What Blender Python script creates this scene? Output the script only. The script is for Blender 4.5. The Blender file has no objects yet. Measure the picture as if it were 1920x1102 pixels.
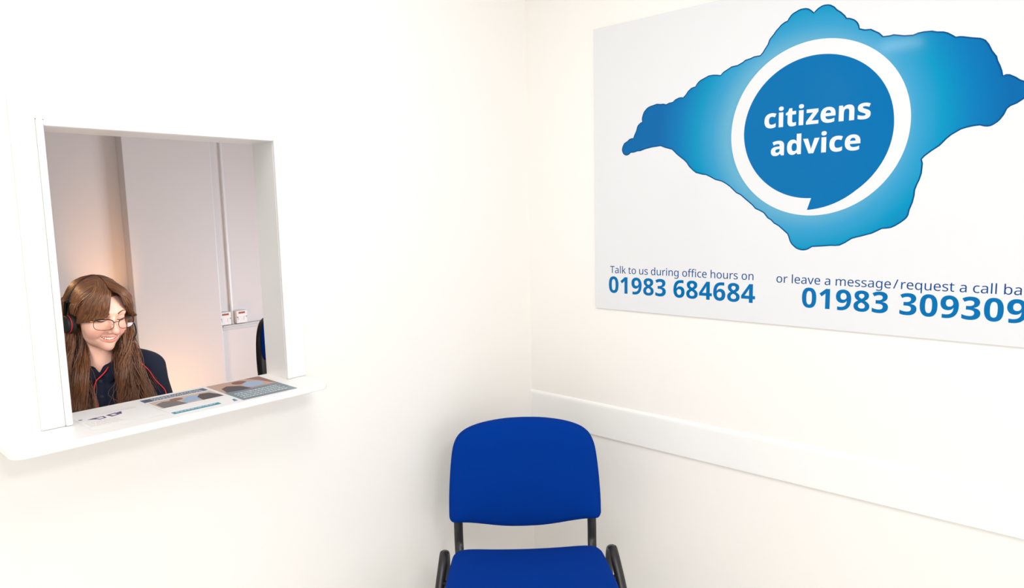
import bpy, bmesh, math, random
import numpy as np
from mathutils import Vector, Matrix

scene = bpy.context.scene
COL = scene.collection
PI = math.pi

# ------------------------------------------------------------------ camera
CAM_POS = (-1.984, -1.703, 1.47)
YAW, PITCH, ROLL, FOCAL = 0.83477241, 0.11859432, -0.0212514, 1283.69
_f = Vector((math.sin(YAW)*math.cos(PITCH), math.cos(YAW)*math.cos(PITCH), -math.sin(PITCH)))
_r0 = Vector((math.cos(YAW), -math.sin(YAW), 0)); _u0 = _r0.cross(_f)
_r = math.cos(ROLL)*_r0 + math.sin(ROLL)*_u0
_u = -math.sin(ROLL)*_r0 + math.cos(ROLL)*_u0
cam_data = bpy.data.cameras.new('camera')
cam = bpy.data.objects.new('camera', cam_data); COL.objects.link(cam)
cam.matrix_world = Matrix(((_r.x, _u.x, -_f.x, CAM_POS[0]), (_r.y, _u.y, -_f.y, CAM_POS[1]), (_r.z, _u.z, -_f.z, CAM_POS[2]), (0, 0, 0, 1)))
cam_data.sensor_fit = 'HORIZONTAL'; cam_data.sensor_width = 36.0
cam_data.lens = 36.0*FOCAL/1920.0
cam_data.clip_start = 0.05
scene.camera = cam

# ------------------------------------------------------------------ exposure, world
scene.view_settings.view_transform = 'Standard'
scene.view_settings.look = 'None'
scene.view_settings.exposure = 0.0
scene.view_settings.gamma = 1.0
scene.view_settings.use_curve_mapping = False
world = bpy.data.worlds.new('world'); scene.world = world
world.use_nodes = True
world.node_tree.nodes['Background'].inputs[0].default_value = (1, 1, 1, 1)
world.node_tree.nodes['Background'].inputs[1].default_value = 0.15
scene.cycles.max_bounces = 10
scene.cycles.diffuse_bounces = 6

# ------------------------------------------------------------------ lights
def area_light(name, loc, target, size, power, color=(1, 1, 1)):
    d = bpy.data.lights.new(name, 'AREA'); d.shape = 'RECTANGLE'
    d.size, d.size_y = size; d.energy = power; d.color = color
    o = bpy.data.objects.new(name, d); COL.objects.link(o)
    o.location = loc
    o.rotation_euler = (Vector(target)-Vector(loc)).to_track_quat('-Z', 'Y').to_euler()
    return o
area_light('ceiling_panel_light', (-1.7, -2.7, 2.56), (-1.6, -1.6, 0), (0.7, 0.7), 30, (0.985, 0.99, 1.0))
area_light('ceiling_panel_light_near', (-1.35, -1.05, 2.56), (-1.35, -1.05, 0), (0.9, 0.9), 13.5, (0.985, 0.99, 1.0))
area_light('camera_side_fill', (-4.2, -3.2, 1.3), (-1.0, -0.2, 0.9), (1.8, 2.0), 24.5, (0.955, 0.985, 1.0))  # soft fill added behind the camera; no window is built there
area_light('low_corner_fill', (-1.1, -4.15, 1.15), (-1.0, 0.0, 0.85), (1.0, 2.0), 11, (0.955, 0.985, 1.0))  # unseen fill added to lift the dark lower corner; no door there
area_light('ceiling_spot_light', (-3.5, -0.43, 2.57), (-3.5, -0.43, 0), (0.25, 0.25), 6, (1.0, 0.92, 0.9))
# the office behind the hatch: its ceiling tube, warm lamps and added fill lights
area_light('office_ceiling_light', (-0.6, 1.0, 2.55), (-0.6, 1.2, 0), (0.9, 0.5), 2, (0.93, 0.94, 1.0))
area_light('office_wall_fill', (0.85, 0.4, 0.95), (-0.4, 2.0, 0.85), (0.9, 0.6), 9.5, (0.93, 0.94, 1.0)).data.spread = math.radians(110)  # added fill that brightens the back wall and pillar; no window stands there
area_light('face_fill_right', (-0.80, 0.30, 1.30), (-1.23, 0.80, 1.17), (0.35, 0.35), 1.0, (1.0, 0.95, 0.90)).data.spread = math.radians(75)  # unseen fill added on the right to brighten the person's face
area_light('face_fill_left', (-1.80, 0.28, 1.35), (-1.23, 0.80, 1.15), (0.35, 0.35), 2.7, (1.0, 0.95, 0.90)).data.spread = math.radians(130)  # unseen fill from behind the left jamb, added for face and lining
def point_light(name, loc, power, color, radius):
    d = bpy.data.lights.new(name, 'POINT'); d.energy = power; d.color = color; d.shadow_soft_size = radius
    o = bpy.data.objects.new(name, d); COL.objects.link(o); o.location = loc
    return o
point_light('desk_lamp_light', (-0.60, 1.66, 0.54), 3.6, (1.0, 0.52, 0.22), 0.05)
def spot_light(name, loc, target, power, color, angle, radius=0.04):
    d = bpy.data.lights.new(name, 'SPOT'); d.energy = power; d.color = color; d.spot_size = angle; d.spot_blend = 1.0; d.shadow_soft_size = radius
    o = bpy.data.objects.new(name, d); COL.objects.link(o); o.location = loc
    o.rotation_euler = (Vector(target)-Vector(loc)).to_track_quat('-Z', 'Y').to_euler()
    return o
spot_light('warm_uplight', (-0.84, 1.72, 0.72), (-0.83, 2.08, 1.30), 13, (1.0, 0.45, 0.15), math.radians(34), 0.03)
spot_light('warm_lamp_light', (-1.75, 1.45, 1.75), (-1.24, 0.82, 1.22), 14, (1.0, 0.55, 0.22), math.radians(34))

# ------------------------------------------------------------------ helpers
def lin(c):
    return tuple((v/255/12.92 if v <= 10 else ((v/255+0.055)/1.055)**2.4) for v in c)

def mat(name, color, rough=0.5, spec=0.5, metallic=0.0, noise=0.0, noise_scale=40.0, bump=0.0, bump_scale=300.0,
        vcol=False, coat=0.0, sheen=0.0, emission=None, alpha=1.0):
    m = bpy.data.materials.new(name); m.use_nodes = True
    nt = m.node_tree; p = nt.nodes['Principled BSDF']
    p.inputs['Base Color'].default_value = (*color, 1)
    p.inputs['Roughness'].default_value = rough
    p.inputs['Specular IOR Level'].default_value = spec
    p.inputs['Metallic'].default_value = metallic
    p.inputs['Coat Weight'].default_value = coat
    p.inputs['Sheen Weight'].default_value = sheen
    p.inputs['Alpha'].default_value = alpha
    tc = nt.nodes.new('ShaderNodeTexCoord')
    if vcol:
        a = nt.nodes.new('ShaderNodeAttribute'); a.attribute_name = 'tint'
        src = a.outputs['Color']
        nt.links.new(src, p.inputs['Base Color'])
    elif noise > 0:
        n = nt.nodes.new('ShaderNodeTexNoise'); n.inputs['Scale'].default_value = noise_scale; n.inputs['Detail'].default_value = 4
        nt.links.new(tc.outputs['Object'], n.inputs['Vector'])
        mx = nt.nodes.new('ShaderNodeMix'); mx.data_type = 'RGBA'
        mx.inputs[6].default_value = (*[c*(1-noise) for c in color], 1)
        mx.inputs[7].default_value = (*[min(1, c*(1+noise)) for c in color], 1)
        nt.links.new(n.outputs['Fac'], mx.inputs[0]); nt.links.new(mx.outputs[2], p.inputs['Base Color'])
    if bump > 0:
        n2 = nt.nodes.new('ShaderNodeTexNoise'); n2.inputs['Scale'].default_value = bump_scale; n2.inputs['Detail'].default_value = 3
        nt.links.new(tc.outputs['Object'], n2.inputs['Vector'])
        b = nt.nodes.new('ShaderNodeBump'); b.inputs['Strength'].default_value = bump; b.inputs['Distance'].default_value = 0.002
        nt.links.new(n2.outputs['Fac'], b.inputs['Height']); nt.links.new(b.outputs['Normal'], p.inputs['Normal'])
    return m

M = {}
M['wall'] = mat('wall_paint', (0.895, 0.868, 0.832), 0.75, 0.25, bump=0.05, bump_scale=180)
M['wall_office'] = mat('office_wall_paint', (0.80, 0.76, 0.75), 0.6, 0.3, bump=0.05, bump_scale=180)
M['gloss_white'] = mat('white_gloss_paint', (0.89, 0.88, 0.865), 0.32, 0.5, bump=0.02, bump_scale=60)
M['floor'] = mat('pale_vinyl', (0.78, 0.77, 0.755), 0.7, 0.1, noise=0.3, noise_scale=250, bump=0.4)
M['ceiling'] = mat('ceiling_paint', (0.88, 0.87, 0.85), 0.8, 0.2, bump=0.05)
M['plastic_white'] = mat('white_plastic', (0.84, 0.83, 0.82), 0.35, 0.5, noise=0.01)
M['fabric_blue'] = mat('royal_blue_fabric', (0.0, 0.0335, 0.262), 0.95, 0.06, noise=0.10, noise_scale=900, bump=0.35, bump_scale=1400)
M['black_metal'] = mat('black_coated_steel', (0.016, 0.014, 0.014), 0.33, 0.5, noise=0.1)
M['black_plastic'] = mat('black_plastic', (0.014, 0.014, 0.015), 0.5, 0.25, noise=0.1)
M['black_foam'] = mat('black_leatherette', (0.012, 0.012, 0.013), 0.6, 0.3, noise=0.2, bump=0.2)

def tag(o, label=None, cat=None, group=None, kind=None):
    if label: o['label'] = label
    if cat: o['category'] = cat
    if group: o['group'] = group
    if kind: o['kind'] = kind
    return o

def link(name, me, material, parent=None, smooth=False):
    o = bpy.data.objects.new(name, me); COL.objects.link(o)
    if material is not None and len(me.materials) == 0: me.materials.append(material)
    if parent is not None: o.parent = parent
    if smooth:
        me.polygons.foreach_set('use_smooth', [True]*len(me.polygons))
    return o

def empty(name, loc=(0, 0, 0), rz=0.0):
    o = bpy.data.objects.new(name, None); COL.objects.link(o)
    o.location = loc; o.rotation_euler = (0, 0, rz); o.empty_display_size = 0.05
    return o

def mesh_from(name, V, F):
    me = bpy.data.meshes.new(name)
    me.from_pydata([tuple(v) for v in V], [], [tuple(f) for f in F]); me.update()
    return me

class MB:
    """collects shapes, builds ONE mesh object"""
    def __init__(s): s.bm = bmesh.new()
    def box(s, x0, x1, y0, y1, z0, z1, bevel=0.0, seg=2):
        r = bmesh.ops.create_cube(s.bm, size=1.0)
        vs = r['verts']
        for v in vs:
            v.co = Vector((x0 if v.co.x < 0 else x1, y0 if v.co.y < 0 else y1, z0 if v.co.z < 0 else z1))
        if bevel > 0:
            es = list({e for v in vs for e in v.link_edges})
            bmesh.ops.bevel(s.bm, geom=es, offset=bevel, segments=seg, profile=0.5, affect='EDGES')
        return s
    def add(s, V, F):
        vs = [s.bm.verts.new(tuple(v)) for v in V]
        for f in F:
            try: s.bm.faces.new([vs[i] for i in f])
            except ValueError: pass
        return s
    def tube(s, path, a, b=None, n=10, up=(0, 0, 1), cap=True, taper=None):
        V, F = tube_geo(path, a, b, n, up, cap, taper); return s.add(V, F)
    def cyl(s, c, axis, r, h, n=28, bevel=0.0):
        ax = Vector(axis).normalized(); c = Vector(c)
        if bevel:
            prof = [(-h/2, r-bevel), (-h/2+bevel*0.3, r-bevel*0.3), (-h/2+bevel, r), (h/2-bevel, r), (h/2-bevel*0.3, r-bevel*0.3), (h/2, r-bevel)]
        else: prof = [(-h/2, r), (h/2, r)]
        e1 = ax.orthogonal().normalized(); e2 = ax.cross(e1)
        V = []; F = []
        for t, rr in prof:
            for k in range(n):
                th = 2*PI*k/n
                V.append(c+ax*t+e1*(rr*math.cos(th))+e2*(rr*math.sin(th)))
        for i in range(len(prof)-1):
            for k in range(n):
                F.append((i*n+k, i*n+(k+1) % n, (i+1)*n+(k+1) % n, (i+1)*n+k))
        F.append(tuple(range(n-1, -1, -1))); F.append(tuple((len(prof)-1)*n+k for k in range(n)))
        return s.add(V, F)
    def ball(s, c, r, seg=20, rings=14):
        rx, ry, rz = (r, r, r) if not hasattr(r, '__len__') else r
        m = Matrix.Translation(c) @ Matrix.Diagonal((rx, ry, rz, 1))
        bmesh.ops.create_uvsphere(s.bm, u_segments=seg, v_segments=rings, radius=1.0, matrix=m); return s
    def build(s, name, material, parent=None, smooth=False):
        bmesh.ops.recalc_face_normals(s.bm, faces=s.bm.faces)
        me = bpy.data.meshes.new(name); s.bm.to_mesh(me); s.bm.free()
        return link(name, me, material, parent, smooth)

def catmull(P, n):
    P = [Vector(p) for p in P]
    Q = [2*P[0]-P[1]]+P+[2*P[-1]-P[-2]]
    out = []; segs = len(P)-1
    for i in range(n):
        t = i/(n-1)*segs; k = min(int(t), segs-1); t -= k
        p0, p1, p2, p3 = Q[k:k+4]
        out.append(0.5*((2*p1)+(p2-p0)*t+(2*p0-5*p1+4*p2-p3)*t*t+(3*p1-p0-3*p2+p3)*t**3))
    return out

def tube_geo(path, a, b=None, n=10, up=(0, 0, 1), cap=True, taper=None):
    """elliptical tube; a is the half width across `up`, b along it"""
    b = a if b is None else b
    P = [Vector(p) for p in path]; V = []; F = []; up = Vector(up)
    for i, p in enumerate(P):
        t = (P[min(i+1, len(P)-1)]-P[max(i-1, 0)]).normalized()
        s_ = t.cross(up)
        s_ = s_.normalized() if s_.length > 1e-5 else t.orthogonal().normalized()
        w = s_.cross(t).normalized()
        k_ = taper(i/(len(P)-1)) if taper else 1.0
        for k in range(n):
            th = 2*PI*k/n
            V.append(p+s_*(a*k_*math.cos(th))+w*(b*k_*math.sin(th)))
    for i in range(len(P)-1):
        for k in range(n):
            F.append((i*n+k, i*n+(k+1) % n, (i+1)*n+(k+1) % n, (i+1)*n+k))
    if cap:
        F.append(tuple(range(n-1, -1, -1))); F.append(tuple((len(P)-1)*n+k for k in range(n)))
    return V, F

def flat_shape(name, loops, to_world, thick, material, parent=None):
    """2-D outlines (with holes) extruded to a thin plate; to_world is a 4x4 matrix"""
    cu = bpy.data.curves.new(name, 'CURVE'); cu.dimensions = '2D'; cu.fill_mode = 'BOTH'; cu.extrude = thick/2
    for lp in loops:
        sp = cu.splines.new('POLY'); sp.points.add(len(lp)-1)
        for q, (x, y) in zip(sp.points, lp): q.co = (x, y, 0, 1)
        sp.use_cyclic_u = True
    tmp = bpy.data.objects.new('tmp', cu); COL.objects.link(tmp)
    dg = bpy.context.evaluated_depsgraph_get(); dg.update()
    me = bpy.data.meshes.new_from_object(tmp.evaluated_get(dg))
    bpy.data.objects.remove(tmp); bpy.data.curves.remove(cu)
    me.name = name; me.transform(to_world @ Matrix.Translation((0, 0, thick/2)))
    me.materials.clear()
    return link(name, me, material, parent)

def text_loops(s, glyphs, size, x0, y0, ink_left=True, tracking=0.0):
    """outlines of a line of text; x0 is the left edge of the first letter's ink"""
    loops = []; x = None
    for c in s:
        a, cs = (100, []) if c == '|' else glyphs[c]
        if x is None: x = -min(min(k[0::2]) for k in cs) if ink_left else 0
        for k in cs:
            loops.append([(x0+(x+k[i])*size/1000, y0+k[i+1]*size/1000) for i in range(0, len(k), 2)])
        x += a+tracking
    return loops

# ------------------------------------------------------------------ lettering and map outlines
GLYPH_REGULAR={
' ':(260,[]),
'/':(373,[[10,0,276,714,363,714,97,0]]),
'T':(556,[[323,0,233,0,233,635,10,635,10,714,545,714,545,635,323,635]]),
'a':(561,[[288,545,334,542,373,534,406,521,433,502,454,477,468,446,477,409,480,365,480,0,416,0,399,76,395,76,383,62,372,49,360,38,348,28,335,18,321,11,307,4,292,-1,275,-5,257,-8,237,-9,215,-10,192,-9,169,-6,148,0,128,7,110,17,94,29,80,43,68,60,58,78,52,100,47,123,46,149,50,187,62,220,81,248,109,272,145,292,189,306,242,316,303,320,394,323,394,355,392,386,387,412,378,432,365,448,349,459,330,468,308,472,283,474,262,473,242,471,222,467,203,462,184,455,166,448,149,441,132,433,105,499,123,508,143,517,165,524,188,532,212,537,237,542,262,544],[314,259,268,256,229,249,199,240,176,227,159,212,147,193,139,172,137,148,139,127,144,109,152,94,164,82,179,73,196,66,214,62,235,61,268,63,297,70,324,82,348,98,368,120,382,146,390,178,393,214,393,262]]),
'b':(615,[[173,575,173,558,173,542,172,527,172,512,171,498,170,485,169,474,168,465,173,465,186,481,200,496,217,510,236,522,257,532,282,539,309,544,339,545,387,541,429,528,467,506,500,476,526,436,545,389,556,333,560,268,558,224,553,184,545,147,532,114,517,85,499,60,479,38,455,21,429,7,401,-2,371,-8,339,-10,309,-9,282,-4,257,3,236,13,217,25,200,38,186,53,173,68,166,68,148,0,85,0,85,760,173,760],[324,472,297,471,273,467,252,460,234,450,219,438,206,423,195,405,187,384,181,361,176,334,174,304,173,271,173,267,175,220,181,180,191,145,206,116,225,93,252,76,285,66,326,63,360,66,389,76,413,93,434,116,449,145,460,181,467,222,469,269,467,316,460,358,449,392,434,421,413,443,388,459,359,469]]),
'c':(480,[[300,-10,265,-8,233,-3,202,6,174,19,147,36,124,56,104,80,86,109,73,142,63,178,57,220,55,265,57,312,63,355,74,393,88,426,106,455,127,480,151,500,178,517,207,530,238,539,271,544,306,546,326,545,346,544,366,541,385,538,403,533,420,528,434,523,447,517,420,444,408,448,394,453,380,457,364,461,348,464,333,467,318,468,304,469,278,468,255,463,234,456,215,446,199,433,184,418,173,399,163,378,156,354,150,328,147,298,146,266,147,235,150,207,156,181,163,157,173,136,184,118,198,102,214,89,232,79,252,72,275,67,299,66,320,67,340,68,359,71,376,75,393,80,409,85,424,91,438,97,438,19,424,12,410,7,394,2,378,-2,361,-6,343,-8,322,-10]]),
'd':(615,[[275,-10,228,-6,185,7,148,29,115,60,89,99,70,146,59,202,55,267,59,332,70,388,89,436,116,476,148,506,186,528,228,542,276,546,296,545,315,543,333,540,349,536,364,530,378,523,391,516,403,507,414,498,424,488,434,478,442,467,448,467,447,474,447,483,446,494,444,506,443,518,443,528,442,538,442,546,442,760,530,760,530,0,459,0,446,72,442,72,434,61,424,50,414,40,403,30,391,22,378,14,364,7,348,1,332,-4,314,-7,295,-9],[289,63,328,66,361,75,388,89,408,110,424,136,434,168,441,206,443,250,443,266,441,313,435,354,424,390,410,420,390,443,363,460,329,470,288,473,255,469,226,459,201,441,182,416,166,386,155,350,148,310,146,265,148,220,155,180,166,145,182,116,202,93,226,76,255,66]]),
'e':(564,[[292,546,325,544,356,538,385,529,410,516,434,499,454,480,472,457,486,432,498,403,506,372,511,339,513,304,513,251,146,251,150,208,159,171,173,139,192,112,217,92,246,77,279,68,317,65,342,66,365,67,387,70,408,74,427,80,448,86,468,94,489,102,489,25,469,17,448,9,428,3,408,-2,387,-5,364,-8,340,-9,313,-10,276,-8,241,-2,209,7,178,21,151,38,126,60,105,85,88,114,73,146,63,182,57,221,55,264,57,306,62,346,72,382,84,415,101,445,120,471,142,493,168,512,195,527,225,538,258,544],[291,474,261,471,235,464,211,451,192,434,175,411,162,385,153,355,148,321,421,321,420,343,418,364,413,383,407,401,399,417,389,431,378,444,364,454,349,463,332,469,312,473]]),
'f':(344,[[332,468,197,468,197,0,109,0,109,468,15,468,15,509,109,539,109,570,112,618,120,659,135,693,155,720,180,739,210,754,244,762,283,765,299,765,314,764,328,762,342,760,354,757,366,754,377,750,387,747,364,678,356,680,347,683,337,686,327,688,316,690,306,692,295,693,284,693,263,691,246,686,231,676,218,664,209,647,202,626,198,600,197,571,197,536,332,536]]),
'g':(615,[[275,546,301,545,325,541,349,535,370,526,391,515,410,501,427,484,443,465,448,465,460,536,530,536,530,-9,528,-45,524,-79,515,-109,504,-136,489,-161,471,-182,450,-199,425,-214,397,-225,365,-234,329,-238,290,-240,262,-239,234,-238,208,-235,184,-232,160,-227,138,-221,117,-214,97,-206,97,-125,117,-134,138,-143,161,-150,186,-156,212,-161,239,-164,266,-166,295,-167,328,-164,357,-157,382,-144,404,-126,421,-104,433,-79,441,-49,443,-16,443,5,443,12,443,20,444,29,444,40,444,50,445,59,446,66,446,71,442,71,427,52,411,35,392,21,372,10,351,1,328,-5,303,-9,276,-10,227,-5,183,8,146,31,114,63,88,103,70,150,59,205,55,267,59,328,70,382,88,429,114,470,146,504,183,527,226,541],[287,472,265,470,245,466,227,458,210,448,196,435,183,418,172,400,162,378,155,354,150,327,147,298,146,266,148,219,155,179,167,144,182,114,203,92,227,75,256,65,289,62,309,63,327,65,344,68,359,72,373,78,386,86,397,95,407,106,416,118,424,131,430,146,435,163,439,181,442,201,443,223,444,246,444,267,443,302,440,333,435,361,428,385,418,406,406,424,392,439,376,451,357,460,336,467,313,471]]),
'h':(618,[[173,537,173,527,173,518,172,508,172,498,171,488,170,479,169,470,168,462,174,462,183,475,193,488,205,498,217,508,230,516,244,524,259,530,275,536,291,540,308,543,324,544,341,545,372,544,401,540,426,533,450,524,470,513,488,498,503,481,515,461,525,438,532,412,536,382,537,349,537,0,450,0,450,343,448,373,443,400,434,422,421,440,404,454,384,464,359,470,330,472,302,471,276,466,255,459,236,450,220,437,207,422,196,404,188,384,181,361,177,335,174,307,173,277,173,0,85,0,85,760,173,760]]),
'i':(258,[[173,536,173,0,85,0,85,536],[130,737,140,736,149,734,157,729,166,724,172,716,177,706,180,695,181,681,180,668,177,656,172,647,166,639,157,633,149,628,140,626,130,625,119,626,110,628,101,633,93,639,86,647,82,656,79,668,78,681,79,695,82,706,86,716,93,724,101,729,110,734,119,736]]),
'k':(534,[[172,363,172,354,172,344,171,333,170,321,170,308,169,297,169,286,168,276,172,276,175,280,180,286,184,292,190,299,196,307,202,314,208,322,214,330,221,337,226,344,231,350,236,355,407,536,510,536,293,307,525,0,419,0,233,250,172,197,172,0,85,0,85,760,172,760]]),
'l':(258,[[173,0,85,0,85,760,173,760]]),
'm':(935,[[673,546,716,543,752,534,784,520,809,500,829,473,843,439,851,397,854,349,854,0,767,0,767,345,765,375,760,400,752,422,740,440,725,454,707,464,684,470,658,472,622,469,591,461,566,447,546,427,532,402,521,372,515,336,513,296,513,0,426,0,426,345,425,365,423,384,419,400,414,416,407,429,399,440,389,450,378,458,365,464,350,468,334,471,316,472,290,471,268,466,248,459,231,450,217,437,204,422,194,404,186,384,181,361,176,336,174,308,173,278,173,0,85,0,85,536,156,536,169,463,174,463,183,476,193,489,204,500,216,510,228,518,241,526,255,532,270,537,285,541,300,544,316,545,332,546,362,545,389,540,413,534,436,524,455,512,471,496,485,478,496,456,501,456,516,478,533,496,552,512,574,524,598,534,622,540,647,545]]),
'n':(618,[[343,546,388,543,427,534,461,520,488,500,509,473,525,439,534,397,537,349,537,0,450,0,450,343,448,373,443,400,434,422,421,440,404,454,384,464,359,470,330,472,289,469,255,460,227,444,207,422,192,394,182,361,175,322,173,278,173,0,85,0,85,536,156,536,169,463,174,463,184,476,194,489,206,500,218,510,232,518,246,526,261,532,277,537,293,541,310,544,326,545]]),
'o':(605,[[551,269,550,236,547,206,541,177,534,150,524,126,512,103,499,82,484,63,466,46,448,31,427,19,404,8,381,0,355,-5,329,-9,301,-10,275,-9,250,-5,226,0,203,8,181,19,161,31,142,46,125,63,109,82,96,103,84,126,74,150,65,177,60,206,56,236,55,269,57,312,62,351,72,387,85,420,102,448,122,474,145,495,171,514,200,528,232,538,267,544,304,546,339,544,373,538,404,528,432,514,459,495,482,474,502,448,520,420,533,387,543,351,549,312],[146,269,147,239,150,210,155,184,162,160,172,138,184,118,198,102,214,88,233,77,254,69,277,65,303,63,329,65,352,69,373,77,392,88,408,102,422,118,434,138,444,160,451,184,456,210,459,239,460,269,459,300,456,328,450,354,443,378,433,399,422,418,408,434,392,448,373,458,352,466,328,470,302,472,264,469,231,458,204,442,183,418,167,388,155,354,148,314]]),
'q':(615,[[442,-11,442,-2,442,8,443,19,443,31,444,43,444,53,446,63,447,72,441,72,428,56,414,40,397,27,378,14,356,4,331,-4,304,-8,273,-10,227,-6,185,7,148,29,116,60,89,99,70,146,59,202,55,267,57,311,62,352,71,388,83,421,98,450,116,475,137,497,161,514,187,528,215,538,244,544,276,546,306,544,333,540,358,532,379,522,398,509,415,495,430,480,443,463,447,463,460,536,530,536,530,-240,442,-240],[290,63,316,64,340,68,360,74,378,83,394,94,407,108,418,125,427,144,434,167,438,191,442,218,443,248,443,266,441,314,434,356,424,391,409,420,389,443,362,460,328,470,288,473,254,469,225,459,201,441,181,416,166,386,155,350,148,310,146,265,148,220,155,180,166,146,182,116,202,93,226,76,256,66]]),
'r':(413,[[335,546,343,546,351,546,359,545,368,544,376,544,384,543,391,541,398,540,387,459,380,460,373,462,366,463,358,464,351,465,343,466,336,466,329,466,314,465,299,463,284,459,270,453,256,446,244,437,231,428,220,416,210,404,200,391,192,376,186,360,180,343,176,325,174,306,173,286,173,0,85,0,85,536,157,536,167,438,171,438,180,453,190,467,200,480,212,492,224,504,238,514,252,524,267,532,283,538,300,542,317,545]]),
's':(479,[[434,148,432,123,428,100,419,80,408,61,394,45,376,30,357,18,334,8,309,0,282,-6,252,-9,220,-10,193,-9,168,-8,145,-5,124,-1,104,4,85,10,68,16,52,24,52,104,69,96,87,89,108,81,130,74,152,69,175,64,199,62,222,61,253,62,280,66,302,73,319,82,332,94,342,108,347,123,349,140,348,150,346,159,343,168,338,176,331,184,323,192,312,200,298,208,283,216,264,225,242,234,217,244,192,254,169,264,147,274,128,284,111,294,95,306,82,318,71,332,62,347,56,364,52,383,51,404,54,436,65,464,82,489,106,509,136,525,171,537,209,544,252,546,276,545,299,544,322,541,344,536,364,531,385,525,404,518,423,510,393,440,376,447,358,453,340,459,322,464,303,468,284,472,265,473,246,474,221,473,198,470,179,464,164,456,151,447,142,436,137,423,135,409,136,398,138,389,142,380,148,372,156,364,165,356,177,349,192,342,208,334,227,326,249,317,273,307,298,297,320,288,341,278,360,268,377,257,392,246,404,233,415,220,423,204,429,187,433,169]]),
't':(361,[[264,62,274,62,284,63,295,64,305,66,315,67,324,69,332,71,339,73,339,6,331,3,322,0,311,-3,299,-6,286,-7,274,-9,261,-10,249,-10,228,-9,209,-6,190,-2,172,4,155,13,139,24,126,38,114,55,104,75,98,98,93,125,92,156,92,468,16,468,16,510,93,545,128,659,180,659,180,536,335,536,335,468,180,468,180,158,181,135,186,115,193,99,204,86,216,75,230,68,246,63]]),
'u':(618,[[533,536,533,0,461,0,448,71,444,71,435,58,424,46,413,35,400,25,386,17,372,9,357,3,341,-2,325,-5,308,-8,291,-9,274,-10,243,-9,215,-5,190,2,166,10,146,22,128,37,113,54,101,74,91,97,84,123,80,153,79,185,79,536,168,536,168,191,170,161,175,135,184,113,197,95,214,81,234,71,258,65,287,63,315,64,341,69,363,76,382,86,398,98,411,113,422,131,430,152,437,174,441,200,444,227,445,257,445,536]]),
'v':(508,[[203,0,0,536,94,536,208,220,212,209,216,197,221,184,225,171,229,158,234,145,237,132,241,120,244,108,247,97,249,87,251,78,255,78,257,87,260,97,263,108,266,120,270,133,274,146,279,159,284,172,288,185,292,198,296,209,300,220,414,536,508,536,304,0]]),}
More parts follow.
